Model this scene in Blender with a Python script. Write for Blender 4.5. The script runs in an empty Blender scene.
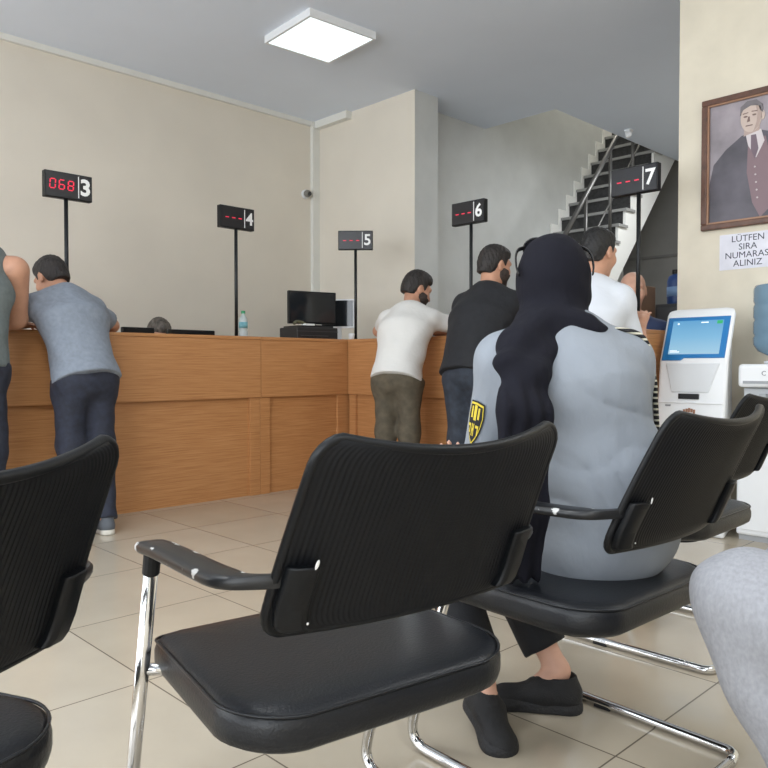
import bpy, bmesh, math, random
import numpy as np
from mathutils import Vector, Matrix
random.seed(4)
SC = bpy.context.scene
COL = SC.collection
PI = math.pi
R = math.radians

# ------------------------------------------------------------------ frames
# world X runs along the long counter (away to the right), world Y towards that counter (away to the left)
AZX = 45.7
CA, SA = math.cos(R(AZX)), math.sin(R(AZX))
def W(lat, fwd, z=0.0):
    return Vector((SA*lat + CA*fwd, -CA*lat + SA*fwd, z))
def AZ(a):                      # z rotation that makes local +y face azimuth a (degrees right of the viewing direction)
    return R(-(90-AZX) - a)
CAMZ = 0.945
CEIL = 3.395
CT = 1.15                       # counter height
YC, XC = 4.55, 4.03             # counter fronts

# ------------------------------------------------------------------ materials
def lin(c):
    c = c/255.0
    return c/12.92 if c <= 0.04045 else ((c+0.055)/1.055)**2.4
def rgb(c): return (lin(c[0]), lin(c[1]), lin(c[2]), 1.0)
MATS = {}
def M(name, col, rough=0.6, metal=0.0, var=0.0, vscale=4.0, bump=0.0, bscale=60.0, emit=None, estr=0.0, stretch=(1,1,1), spec=None, coat=0.0, alpha=None, sheen=0.0):
    if name in MATS: return MATS[name]
    m = bpy.data.materials.new(name); m.use_nodes = True
    nt = m.node_tree; b = nt.nodes['Principled BSDF']
    b.inputs['Base Color'].default_value = rgb(col)
    b.inputs['Roughness'].default_value = rough
    b.inputs['Metallic'].default_value = metal
    if spec is not None: b.inputs['Specular IOR Level'].default_value = spec
    if coat: b.inputs['Coat Weight'].default_value = coat; b.inputs['Coat Roughness'].default_value = .15
    if sheen: b.inputs['Sheen Weight'].default_value = sheen
    tc = nt.nodes.new('ShaderNodeTexCoord'); mp = nt.nodes.new('ShaderNodeMapping')
    mp.inputs['Scale'].default_value = stretch
    nt.links.new(tc.outputs['Object'], mp.inputs['Vector'])
    if var > 0:
        n = nt.nodes.new('ShaderNodeTexNoise'); n.inputs['Scale'].default_value = vscale; n.inputs['Detail'].default_value = 5
        nt.links.new(mp.outputs[0], n.inputs['Vector'])
        r = nt.nodes.new('ShaderNodeValToRGB')
        d = tuple(max(0, x*(1-var)) for x in col); u = tuple(min(255, x*(1+var)) for x in col)
        r.color_ramp.elements[0].position = .3; r.color_ramp.elements[0].color = rgb(d)
        r.color_ramp.elements[1].position = .7; r.color_ramp.elements[1].color = rgb(u)
        nt.links.new(n.outputs['Fac'], r.inputs['Fac']); nt.links.new(r.outputs['Color'], b.inputs['Base Color'])
    if bump > 0:
        n2 = nt.nodes.new('ShaderNodeTexNoise'); n2.inputs['Scale'].default_value = bscale; n2.inputs['Detail'].default_value = 4
        nt.links.new(mp.outputs[0], n2.inputs['Vector'])
        bp = nt.nodes.new('ShaderNodeBump'); bp.inputs['Strength'].default_value = bump; bp.inputs['Distance'].default_value = .01
        nt.links.new(n2.outputs['Fac'], bp.inputs['Height']); nt.links.new(bp.outputs['Normal'], b.inputs['Normal'])
    if emit is not None:
        b.inputs['Emission Color'].default_value = rgb(emit); b.inputs['Emission Strength'].default_value = estr
    if alpha is not None: b.inputs['Alpha'].default_value = alpha
    MATS[name] = m
    return m

def wood(name, base, dark, light):
    m = bpy.data.materials.new(name); m.use_nodes = True; MATS[name] = m
    nt = m.node_tree; b = nt.nodes['Principled BSDF']; b.inputs['Roughness'].default_value = .42
    tc = nt.nodes.new('ShaderNodeTexCoord'); mp = nt.nodes.new('ShaderNodeMapping')
    mp.inputs['Scale'].default_value = (1.6, 1.6, 55)
    nt.links.new(tc.outputs['Object'], mp.inputs['Vector'])
    n = nt.nodes.new('ShaderNodeTexNoise'); n.inputs['Scale'].default_value = 2.2; n.inputs['Detail'].default_value = 6; n.inputs['Roughness'].default_value = .62
    nt.links.new(mp.outputs[0], n.inputs['Vector'])
    r = nt.nodes.new('ShaderNodeValToRGB'); e = r.color_ramp.elements
    e[0].position = .28; e[0].color = rgb(dark); e[1].position = .75; e[1].color = rgb(light)
    k = e.new(.5); k.color = rgb(base)
    nt.links.new(n.outputs['Fac'], r.inputs['Fac']); nt.links.new(r.outputs['Color'], b.inputs['Base Color'])
    bp = nt.nodes.new('ShaderNodeBump'); bp.inputs['Strength'].default_value = .08
    nt.links.new(n.outputs['Fac'], bp.inputs['Height']); nt.links.new(bp.outputs['Normal'], b.inputs['Normal'])
    return m

def floor_mat():
    m = bpy.data.materials.new('floor_tiles'); m.use_nodes = True
    nt = m.node_tree; b = nt.nodes['Principled BSDF']
    tc = nt.nodes.new('ShaderNodeTexCoord'); mp = nt.nodes.new('ShaderNodeMapping')
    mp.inputs['Location'].default_value = (.14, .30, 0)
    nt.links.new(tc.outputs['Object'], mp.inputs['Vector'])
    br = nt.nodes.new('ShaderNodeTexBrick'); br.offset = 0.0; br.squash = 1.0
    br.inputs['Scale'].default_value = 1.0; br.inputs['Brick Width'].default_value = .6; br.inputs['Row Height'].default_value = .6
    br.inputs['Mortar Size'].default_value = .0025; br.inputs['Mortar Smooth'].default_value = .2; br.inputs['Bias'].default_value = 0
    br.inputs['Color1'].default_value = rgb((196, 185, 167)); br.inputs['Color2'].default_value = rgb((188, 177, 158)); br.inputs['Mortar'].default_value = rgb((116, 107, 94))
    nt.links.new(mp.outputs[0], br.inputs['Vector'])
    n = nt.nodes.new('ShaderNodeTexNoise'); n.inputs['Scale'].default_value = 3.0; n.inputs['Detail'].default_value = 8
    nt.links.new(tc.outputs['Object'], n.inputs['Vector'])
    mx = nt.nodes.new('ShaderNodeMixRGB'); mx.blend_type = 'MULTIPLY'; mx.inputs['Fac'].default_value = .25
    nt.links.new(br.outputs['Color'], mx.inputs[1]); nt.links.new(n.outputs['Fac'], mx.inputs[2])
    nt.links.new(mx.outputs[0], b.inputs['Base Color'])
    b.inputs['Roughness'].default_value = .13
    bp = nt.nodes.new('ShaderNodeBump'); bp.inputs['Strength'].default_value = .25; bp.inputs['Distance'].default_value = .002; bp.invert = True
    nt.links.new(br.outputs['Fac'], bp.inputs['Height']); nt.links.new(bp.outputs['Normal'], b.inputs['Normal'])
    return m

def chipped_mat():
    m = bpy.data.materials.new('chipped_black_paint'); m.use_nodes = True
    nt = m.node_tree; b = nt.nodes['Principled BSDF']; b.inputs['Roughness'].default_value = .38
    tc = nt.nodes.new('ShaderNodeTexCoord'); mp = nt.nodes.new('ShaderNodeMapping')
    mp.inputs['Location'].default_value = (.03, .0, .1)
    nt.links.new(tc.outputs['Object'], mp.inputs['Vector'])
    n = nt.nodes.new('ShaderNodeTexNoise'); n.inputs['Scale'].default_value = 24; n.inputs['Detail'].default_value = 6
    nt.links.new(mp.outputs[0], n.inputs['Vector'])
    r = nt.nodes.new('ShaderNodeValToRGB'); e = r.color_ramp.elements
    e[0].position = .585; e[0].color = rgb((24, 25, 27)); e[1].position = .60; e[1].color = rgb((190, 190, 188))
    at = nt.nodes.new('ShaderNodeAttribute'); at.attribute_name = 'wear'
    mul = nt.nodes.new('ShaderNodeMath'); mul.operation = 'MULTIPLY'
    nt.links.new(n.outputs['Fac'], mul.inputs[0]); nt.links.new(at.outputs['Fac'], mul.inputs[1])
    nt.links.new(mul.outputs[0], r.inputs['Fac']); nt.links.new(r.outputs['Color'], b.inputs['Base Color'])
    return m

WALL = M('cream_wall_paint', (220, 213, 200), .75, var=.02, vscale=1.5, bump=.04, bscale=180)
WALLP = M('cream_pillar_paint', (220, 212, 194), .75, var=.025, vscale=5, bump=.04, bscale=180)
GREYW = M('grey_wall_paint', (202, 204, 202), .75, var=.02, bump=.04, bscale=180)
DARKW = M('back_wall_shade', (120, 119, 116), .8, var=.03)  # shade of the unlit far wall, put into its colour
CEILM = M('ceiling_paint', (222, 231, 244), .8, var=.015, vscale=.8)
FLOOR = floor_mat()
WOOD = wood('oak_laminate', (184, 130, 82), (162, 109, 64), (199, 148, 100))
WHITE = M('white_plastic', (228, 230, 232), .4)
WHITEP = M('white_trunking', (222, 222, 216), .5)
BLACK = M('black_plastic', (13, 15, 18), .42, spec=.3, bump=.06, bscale=400)
MESHB = M('black_ribbed_plastic', (13, 15, 19), .5, spec=.25)
DARKM = M('dark_metal', (40, 42, 44), .4, .5)
CHROME = M('chrome', (214, 214, 214), .13, 1.0)
LEATHER = M('black_leather', (20, 22, 26), .38, spec=.4, var=.1, vscale=9, bump=.12, bscale=200)
SKIN = M('skin', (190, 142, 116), .55, var=.05, vscale=14, bump=.05, bscale=120)
SKINL = M('skin_pale', (205, 160, 138), .55, var=.05, vscale=14)
HAIR = M('dark_hair', (34, 29, 27), .6, var=.35, vscale=40, bump=.7, bscale=90, stretch=(1, 1, .4))
HAIRG = M('greying_hair', (82, 76, 70), .6, var=.35, vscale=40, bump=.7, bscale=90, stretch=(1, 1, .4))
BEARD = M('dark_beard', (52, 42, 37), .7, var=.3, vscale=60, bump=.5, bscale=160)
EYEW = M('eye_white', (220, 216, 210), .3)
EYED = M('eye_dark', (40, 28, 20), .2)
LED = M('red_led', (190, 36, 62), .4, emit=(240, 40, 75), estr=.75)
PANEL = M('sign_face', (34, 34, 38), .25)
DIGIT = M('sign_white', (240, 240, 240), .5)
RUBBER = M('black_rubber', (18, 18, 19), .7)
GLASSM = M('screen_off', (30, 34, 38), .08, coat=.4)

# ------------------------------------------------------------------ mesh helpers
def link(o, parent=None):
    COL.objects.link(o)
    if parent is not None: o.parent = parent
    return o
def mk(name, bm, mats, parent=None, smooth=False, bevel=0.0, seg=2, loc=None, rot=None, auto=None):
    me = bpy.data.meshes.new(name)
    bmesh.ops.recalc_face_normals(bm, faces=bm.faces[:])
    bm.to_mesh(me); bm.free()
    for m in (mats if isinstance(mats, (list, tuple)) else [mats]): me.materials.append(m)
    if smooth: me.polygons.foreach_set('use_smooth', [True]*len(me.polygons))
    o = bpy.data.objects.new(name, me)
    link(o, parent)
    if loc is not None: o.location = loc
    if rot is not None: o.rotation_euler = rot
    if bevel > 0:
        b = o.modifiers.new('bevel', 'BEVEL'); b.width = bevel; b.segments = seg; b.limit_method = 'ANGLE'; b.angle_limit = R(35)
        b.harden_normals = False
    if auto:
        me.set_sharp_from_angle(angle=R(auto)); me.polygons.foreach_set('use_smooth', [True]*len(me.polygons))
    return o
def thing(name, label, cat, loc=(0, 0, 0), rz=0.0, group=None):
    o = bpy.data.objects.new(name, None); COL.objects.link(o)
    o.empty_display_size = .1
    o.location = loc; o.rotation_euler = (0, 0, rz)
    o['label'] = label; o['category'] = cat
    if group: o['group'] = group
    return o
def tag(o, label, cat, group=None):
    o['label'] = label; o['category'] = cat
    if group: o['group'] = group
    return o
def structure(o, label=None):
    o['kind'] = 'structure'
    if label: o['label'] = label
    return o
def box(bm, lo, hi, mi=0):
    x0, y0, z0 = lo; x1, y1, z1 = hi
    v = [bm.verts.new(p) for p in ((x0,y0,z0),(x1,y0,z0),(x1,y1,z0),(x0,y1,z0),(x0,y0,z1),(x1,y0,z1),(x1,y1,z1),(x0,y1,z1))]
    for f in ((0,3,2,1),(4,5,6,7),(0,1,5,4),(1,2,6,5),(2,3,7,6),(3,0,4,7)):
        bm.faces.new([v[i] for i in f]).material_index = mi
    return v
def prism(bm, poly, axis, a, b, mi=0):
    # poly: 2-D points; axis 'x': (y,z), 'y': (x,z), 'z': (x,y)
    def P(p, t): return {'x': (t, p[0], p[1]), 'y': (p[0], t, p[1]), 'z': (p[0], p[1], t)}[axis]
    A = [bm.verts.new(P(p, a)) for p in poly]; B = [bm.verts.new(P(p, b)) for p in poly]
    n = len(poly)
    bm.faces.new(A).material_index = mi; bm.faces.new(B[::-1]).material_index = mi
    for i in range(n):
        bm.faces.new((A[i], B[i], B[(i+1) % n], A[(i+1) % n])).material_index = mi
def catmull(pts, n=6):
    pts = [Vector(p) for p in pts]; out = []
    for i in range(len(pts)-1):
        p0 = pts[max(i-1, 0)]; p1 = pts[i]; p2 = pts[i+1]; p3 = pts[min(i+2, len(pts)-1)]
        for k in range(n):
            t = k/n
            out.append(.5*((2*p1)+(p2-p0)*t+(2*p0-5*p1+4*p2-p3)*t*t+(3*p1-p0-3*p2+p3)*t**3))
    out.append(pts[-1]); return out
def fillet(pts, rad, n=6):
    pts = [Vector(p) for p in pts]; out = [pts[0]]
    for i in range(1, len(pts)-1):
        a, b, c = pts[i-1], pts[i], pts[i+1]
        d1 = (a-b); d2 = (c-b); r = min(rad, d1.length*.48, d2.length*.48)
        s = b+d1.normalized()*r; e = b+d2.normalized()*r
        for k in range(n+1):
            t = k/n; out.append(s*(1-t)**2+b*2*t*(1-t)+e*t*t)
    out.append(pts[-1]); return out
def tube(bm, pts, r, seg=12, mi=0, caps=True, flat=None):
    # flat = (width scale, height scale): an elliptical section, width lying horizontal
    pts = [Vector(p) for p in pts]; rings = []
    up = Vector((0, 0, 1))
    prev = None
    for i, p in enumerate(pts):
        t = (pts[min(i+1, len(pts)-1)]-pts[max(i-1, 0)]).normalized()
        if prev is None:
            a = up.cross(t)
            if a.length < .05: a = Vector((1, 0, 0)).cross(t)
        else:
            a = prev-t*prev.dot(t)
        a.normalize(); prev = a
        b = t.cross(a)
        rr = r[i] if isinstance(r, (list, tuple)) else r
        fw, fh = flat if flat else (1, 1)
        rings.append([bm.verts.new(p+(a*math.cos(2*PI*k/seg)*fw+b*math.sin(2*PI*k/seg)*fh)*rr) for k in range(seg)])
    for i in range(len(rings)-1):
        for k in range(seg):
            bm.faces.new((rings[i][k], rings[i][(k+1) % seg], rings[i+1][(k+1) % seg], rings[i+1][k])).material_index = mi
    if caps:
        bm.faces.new(rings[0][::-1]).material_index = mi; bm.faces.new(rings[-1]).material_index = mi
def lathe(bm, prof, seg=24, c=(0, 0, 0), mi=0):
    rings = []
    for r, z in prof:
        rings.append([bm.verts.new((c[0]+r*math.cos(2*PI*k/seg), c[1]+r*math.sin(2*PI*k/seg), c[2]+z)) for k in range(seg)])
    for i in range(len(rings)-1):
        for k in range(seg):
            bm.faces.new((rings[i][k], rings[i][(k+1) % seg], rings[i+1][(k+1) % seg], rings[i+1][k])).material_index = mi
    bm.faces.new(rings[0][::-1]).material_index = mi; bm.faces.new(rings[-1]).material_index = mi
def BM(): return bmesh.new()
def text_mesh(name, s, size, mat, parent, loc, rot=(PI/2, 0, 0), bold=0.0, ext=.0008, align='CENTER', sx=1.0):
    cu = bpy.data.curves.new('lettering', 'FONT'); cu.body = s; cu.size = size; cu.offset = bold; cu.extrude = ext
    cu.align_x = align; cu.align_y = 'CENTER'; cu.resolution_u = 3
    o = bpy.data.objects.new('tmp', cu); COL.objects.link(o)
    dg = bpy.context.evaluated_depsgraph_get(); dg.update()
    me = bpy.data.meshes.new_from_object(o.evaluated_get(dg))
    bpy.data.objects.remove(o); me.name = name
    me.materials.clear(); me.materials.append(mat)
    n = bpy.data.objects.new(name, me); link(n, parent); n.location = loc; n.rotation_euler = rot; n.scale = (sx, 1, 1)
    return n

# ------------------------------------------------------------------ implicit surfaces for bodies and cloth
def V3(p): return np.array(p, dtype=np.float32)
def cone(a, b, ra, rb, side=None, flat=1.0, cap=0, k=.03, op=1):
    """tapered limb from a to b; side = wide direction, flat = depth/width; cap bit 1: flat at a, bit 2: flat at b"""
    a = V3(a); b = V3(b); ax = b-a; L = float(np.linalg.norm(ax)) or 1e-6; ax = ax/L
    if side is not None:
        s = V3(side); s = s-ax*np.dot(s, ax); s /= np.linalg.norm(s); o = np.cross(ax, s)
    m = max(ra, rb)
    def fn(X, Y, Z):
        qx, qy, qz = X-a[0], Y-a[1], Z-a[2]
        t = qx*ax[0]+qy*ax[1]+qz*ax[2]
        tc = np.clip(t, 0, L); ex = t-tc
        r = ra+(rb-ra)*(tc/L)
        if side is None:
            p2 = np.maximum(qx*qx+qy*qy+qz*qz-t*t, 0)
        else:
            w = qx*s[0]+qy*s[1]+qz*s[2]; u = qx*o[0]+qy*o[1]+qz*o[2]
            p2 = w*w+(u/flat)**2
        if side is None: d = np.sqrt(p2+ex*ex)-r
        else: d = (np.sqrt(p2+(ex/max(flat, .5))**2)-r)*(.5+.5*flat)
        if cap & 1: d = np.maximum(d, -t)
        if cap & 2: d = np.maximum(d, t-L)
        return d
    return (np.minimum(a, b)-m, np.maximum(a, b)+m, fn, k, op)
def ell(c, r, Rm=None, k=.02, op=1):
    c = V3(c); r = V3(r); Rm = np.eye(3, dtype=np.float32) if Rm is None else np.array(Rm, dtype=np.float32)
    m = float(max(r))
    def fn(X, Y, Z):
        x, y, z = X-c[0], Y-c[1], Z-c[2]
        l = [x*Rm[0, i]+y*Rm[1, i]+z*Rm[2, i] for i in range(3)]
        k0 = np.sqrt((l[0]/r[0])**2+(l[1]/r[1])**2+(l[2]/r[2])**2)
        k1 = np.sqrt((l[0]/r[0]**2)**2+(l[1]/r[1]**2)**2+(l[2]/r[2]**2)**2)+1e-6
        return k0*(k0-1)/k1
    return (c-m, c+m, fn, k, op)
def smin(a, b, k):
    h = np.maximum(k-np.abs(a-b), 0)/k
    return np.minimum(a, b)-h*h*k*.25
def implicit(prims, h, post=None):
    add = [p for p in prims if p[4] > 0]
    lo = np.min([p[0] for p in add], axis=0)-3*h-.012; hi = np.max([p[1] for p in add], axis=0)+3*h+.012
    n = np.ceil((hi-lo)/h).astype(int)+1
    ax = [(lo[i]+h*np.arange(n[i])).astype(np.float32) for i in range(3)]
    F = np.full(n, .3, dtype=np.float32)
    for plo, phi, fn, k, op in prims:
        m = k+2*h+.01
        i0 = np.maximum(np.floor((plo-m-lo)/h).astype(int), 0); i1 = np.minimum(np.ceil((phi+m-lo)/h).astype(int)+1, n)
        if np.any(i1 <= i0): continue
        sl = tuple(slice(i0[i], i1[i]) for i in range(3))
        d = fn(ax[0][sl[0]][:, None, None], ax[1][sl[1]][None, :, None], ax[2][sl[2]][None, None, :])
        F[sl] = smin(F[sl], d, k) if op > 0 else -smin(-F[sl], d, k)
    if post is not None:
        F = post(F, ax[0][:, None, None], ax[1][None, :, None], ax[2][None, None, :]).astype(np.float32)
    F[0] = F[-1] = .3; F[:, 0] = F[:, -1] = .3; F[:, :, 0] = F[:, :, -1] = .3
    ins = F < 0
    C = [ins[a:n[0]-1+a, b:n[1]-1+b, c:n[2]-1+c] for a in (0, 1) for b in (0, 1) for c in (0, 1)]
    allin = C[0].copy(); anyin = C[0].copy()
    for c in C[1:]: allin &= c; anyin |= c
    act = anyin & ~allin
    idx = np.full(act.shape, -1, dtype=np.int64); cells = np.argwhere(act); idx[act] = np.arange(len(cells))
    acc = np.zeros((len(cells), 3)); cnt = np.zeros(len(cells))
    off = [(a, b, c) for a in (0, 1) for b in (0, 1) for c in (0, 1)]
    val = [F[cells[:, 0]+o[0], cells[:, 1]+o[1], cells[:, 2]+o[2]] for o in off]
    for i in range(8):
        for j in range(i+1, 8):
            if sum(abs(off[i][q]-off[j][q]) for q in range(3)) != 1: continue
            a, b = val[i], val[j]; s = (a < 0) != (b < 0)
            t = np.where(s, a/np.where(s, a-b, 1), 0)
            p = np.array(off[i])[None, :]+(np.array(off[j])-np.array(off[i]))[None, :]*t[:, None]
            acc += p*s[:, None]; cnt += s
    verts = lo+(cells+acc/cnt[:, None])*h
    quads = []
    for axis in range(3):
        s0 = [slice(1, -1)]*3; s1 = [slice(1, -1)]*3
        s0[axis] = slice(0, n[axis]-1); s1[axis] = slice(1, n[axis])
        A = ins[tuple(s0)]; B = ins[tuple(s1)]
        e = np.argwhere(A != B); flip = A[A != B]
        base = e.copy(); u, v = (axis+1) % 3, (axis+2) % 3
        for q in (u, v): base[:, q] += 1
        def cell(du, dv):
            c = base.copy(); c[:, u] += du; c[:, v] += dv
            return idx[c[:, 0], c[:, 1], c[:, 2]]
        q = np.stack([cell(-1, -1), cell(0, -1), cell(0, 0), cell(-1, 0)], axis=1)
        q[~flip] = q[~flip][:, ::-1]
        quads.append(q)
    q = np.concatenate(quads); q = q[(q >= 0).all(axis=1)]
    return verts, q
def relax(v, q, it=2):
    for _ in range(it):
        acc = np.zeros_like(v); c = np.zeros(len(v))
        for i in range(4):
            for j in (1, 3):
                np.add.at(acc, q[:, i], v[q[:, (i+j) % 4]]); np.add.at(c, q[:, i], 1)
        v = .5*v+.5*acc/np.maximum(c, 1)[:, None]
    return v
def blob(name, prims, h, mat, parent=None, post=None, it=2, colour=None, mats=None, xf=None):
    v, q = implicit(prims, h, post); v = relax(v, q, it)
    mi = None
    if colour is not None: mi = colour(v[q].mean(axis=1))
    if xf is not None: v = v @ np.array(xf.to_3x3()).T + np.array(xf.translation)
    me = bpy.data.meshes.new(name); me.from_pydata(v.tolist(), [], q.tolist())
    me.polygons.foreach_set('use_smooth', [True]*len(me.polygons))
    for m in (mats or [mat]): me.materials.append(m)
    if mi is not None: me.polygons.foreach_set('material_index', mi.astype(np.int32))
    me.update()
    o = bpy.data.objects.new(name, me); link(o, parent)
    return o
def folds(amp, fz=20.0, ph=0.0, fx=26.0):
    def post(F, X, Y, Z):
        n = np.sin(fz*Z+2.6*np.sin(9*X+ph)+2.6*np.sin(8*Y+1+ph))*.55+np.sin(fx*X+.7*fx*Y+3.5*np.sin(10*Z+ph))*.45+.35*np.sin(47*Z+31*X-22*Y+ph)
        return F+amp*n
    return post

# ================================================================== THE ROOM
def slab(name, boxes, mats, bevel=0.0):
    bm = BM()
    for b in boxes: box(bm, b[0], b[1], b[2] if len(b) > 2 else 0)
    return structure(mk(name, bm, mats, bevel=bevel))
slab('floor', [((-3.2, -2.95, -.1), (9.4, 6.25, 0))], FLOOR)
slab('ceiling', [((-3.2, -2.95, CEIL), (6.28, 6.25, CEIL+.22)), ((6.28, -2.95, CEIL), (9.4, 4.08, CEIL+.22))], CEILM)
slab('wall_left', [((-3.0, 6.03, 0), (4.93, 6.23, CEIL))], WALL)
o = slab('wall_back', [((4.93, 4.66, 0), (5.24, 6.23, CEIL))], [WALL, GREYW])
for p in o.data.polygons:
    if p.normal.y < -.5: p.material_index = 1
slab('wall_stairwell', [((5.24, 4.93, 0), (9.35, 5.08, 5.7)), ((6.28, 3.93, CEIL+.22), (9.35, 4.08, 5.7)), ((6.16, 3.93, CEIL+.22), (6.28, 5.08, 5.7)), ((6.16, 3.93, 5.7), (9.35, 5.08, 5.8))], GREYW)
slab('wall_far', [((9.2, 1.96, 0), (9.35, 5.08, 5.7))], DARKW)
slab('wall_right', [((4.62, -2.8, 0), (4.78, 2.11, CEIL))], WALLP)
slab('wall_corridor', [((4.78, 1.96, 0), (9.2, 2.11, CEIL))], WALL)
slab('wall_near', [((-3.0, -2.95, 0), (4.78, -2.8, CEIL))], WALL)
ys = [-2.3, .3, .6, 3.2, 3.5, 5.9]
slab('wall_rear', [((-3.15, -2.95, 0), (-3, 6.23, .35)), ((-3.15, -2.95, 3.15), (-3, 6.23, CEIL)),
                   ((-3.15, -2.95, .35), (-3, ys[0], 3.15)), ((-3.15, ys[1], .35), (-3, ys[2], 3.15)),
                   ((-3.15, ys[3], .35), (-3, ys[4], 3.15)), ((-3.15, ys[5], .35), (-3, 6.23, 3.15))], WALL)
for i in range(3):
    y0, y1 = ys[2*i], ys[2*i+1]; bm = BM(); w = .06; ym = (y0+y1)/2
    box(bm, (-3.12, y0, .35), (-3.05, y1, .35+w)); box(bm, (-3.12, y0, 3.15-w), (-3.05, y1, 3.15))
    for y in (y0, ym-w/2, y1-w): box(bm, (-3.12, y, .35+w), (-3.05, y+w, 3.15-w))
    structure(mk('window_%d' % (i+1), bm, WHITE))
slab('trim_1', [((-3.0, 5.995, CEIL-.045), (4.84, 6.03, CEIL))], WHITEP)
slab('trim_2', [((4.845, 5.985, 0), (4.93, 6.03, CEIL))], WHITEP)
slab('trim_3', [((4.86, 5.50, CEIL-.07), (4.93, 5.98, CEIL))], WHITEP)
slab('trim_far', [((9.185, 2.11, 2.30), (9.2, 4.9, 2.33))], M('seam_grey', (104, 103, 101), .8))  # thin horizontal line high on the far wall

# ------------------------------------------------------------------ staircase
RISE, RUN, SX0 = .19, .163, 5.57
SY0, SY1 = 4.10, 4.925
GRAN = M('dark_granite', (44, 44, 45), .4, var=.3, vscale=30)
MARB = M('grey_marble_edge', (150, 150, 148), .35)
STRW = M('stringer_paint', (234, 234, 230), .7)
st = thing('staircase', 'staircase with dark granite risers and white side climbing beside the grey wall', 'staircase', (SX0, SY0, 0))
NS = 21
bm = BM()
for i in range(NS):
    box(bm, (i*RUN, .03, i*RISE), (i*RUN+.02, SY1-SY0, (i+1)*RISE-.03))
mk('risers', bm, GRAN, st)
bm = BM()
for i in range(NS): box(bm, (i*RUN-.02, -.02, (i+1)*RISE-.03), ((i+1)*RUN+.02, SY1-SY0, (i+1)*RISE))
mk('treads', bm, MARB, st)
poly = []
for i in range(NS): poly += [(i*RUN, i*RISE), (i*RUN, (i+1)*RISE-.03)]
poly += [(NS*RUN, NS*RISE-.03), (NS*RUN, NS*RISE-.45), (.33, 0)]
bm = BM(); prism(bm, poly, 'y', 0, .03); mk('stringer', bm, STRW, st)
bm = BM(); prism(bm, [(.33, 0), (NS*RUN, NS*RISE-.45), (NS*RUN, NS*RISE-.35), (.30, .1)], 'y', .03, SY1-SY0); mk('soffit', bm, STRW, st)
bm = BM()
for i in range(NS):
    box(bm, (i*RUN-.05, SY1-SY0-.02, i*RISE), (i*RUN, SY1-SY0, (i+1)*RISE+.1)); box(bm, (i*RUN, SY1-SY0-.02, (i+1)*RISE), ((i+1)*RUN-.05, SY1-SY0, (i+1)*RISE+.1))
mk('skirting', bm, STRW, st)
RAILM = M('brushed_steel', (105, 104, 102), .42, .7)
hr = thing('handrail', 'slim steel handrail with upright posts on the staircase edge', 'railing', (SX0, SY0+.05, 0))
sl = RISE/RUN
bm = BM(); tube(bm, [(.2, 0, .2*sl+1.08), (3.2, 0, 3.2*sl+1.08)], .025); mk('rail', bm, RAILM, hr, smooth=True)
for dz in (.5,):
    bm = BM(); tube(bm, [(.2, 0, .2*sl+dz), (3.2, 0, 3.2*sl+dz)], .009, 8); mk('lower_rail', bm, RAILM, hr, smooth=True)
for i in range(2, 20, 3):
    x = i*RUN+.08; bm = BM(); tube(bm, [(x, 0, (i+1)*RISE), (x, 0, x*sl+1.08)], .018, 10); mk('post', bm, RAILM, hr, smooth=True)

# ------------------------------------------------------------------ ceiling light, camera, sensor
def ceil_at(px, py, c): # a point on the ceiling for a picture position, in lateral/forward terms
    f = c*764/(365-py); return W((px-384)/764*f, f)
lc = ceil_at(320, 41, CEIL-.05-CAMZ)
cl = thing('ceiling_light', 'square glowing white panel light mounted on the ceiling', 'light', (lc.x, lc.y, CEIL), R(-4))
s = .295
bm = BM()
for b in (((-s, -s, -.055), (s, -s+.018, 0)), ((-s, s-.018, -.055), (s, s, 0)), ((-s, -s+.018, -.055), (-s+.018, s-.018, 0)), ((s-.018, -s+.018, -.055), (s, s-.018, 0))): box(bm, *b)
mk('frame', bm, WHITE, cl)
bm = BM(); box(bm, (-s+.018, -s+.018, -.05), (s-.018, s-.018, -.035))
mk('diffuser', bm, M('diffuser', (240, 250, 252), .4, emit=(226, 248, 252), estr=1.25), cl)

sc = thing('security_camera', 'small round security camera high on the wall by the corner trunking', 'camera', (4.77, 6.025, 2.66))
bm = BM(); tube(bm, [(0, .005, 0), (0, -.02, 0)], .045, 20); mk('mount', bm, WHITE, sc, smooth=False, bevel=.004)
bm = BM(); bmesh.ops.create_uvsphere(bm, u_segments=20, v_segments=12, radius=.038); bmesh.ops.translate(bm, vec=(0, -.04, 0), verts=bm.verts)
mk('lens_housing', bm, M('camera_grey', (120, 118, 112), .3), sc, smooth=True)
bm = BM(); tube(bm, [(0, -.068, -.005), (0, -.082, -.008)], .02, 16); mk('lens', bm, GLASSM, sc)
sp = W(2.58, 7.9)
ps = thing('motion_sensor', 'small white sensor box on the ceiling by the stair opening', 'sensor', (sp.x, 3.9, CEIL))
bm = BM(); box(bm, (-.035, -.035, -.025), (.035, .035, 0)); mk('base', bm, WHITE, ps, bevel=.008)
bm = BM(); prism(bm, [(-.03, -.025), (.03, -.025), (.02, -.085), (-.02, -.07)], 'x', -.025, .025); mk('sensor_head', bm, WHITE, ps, bevel=.008)

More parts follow.
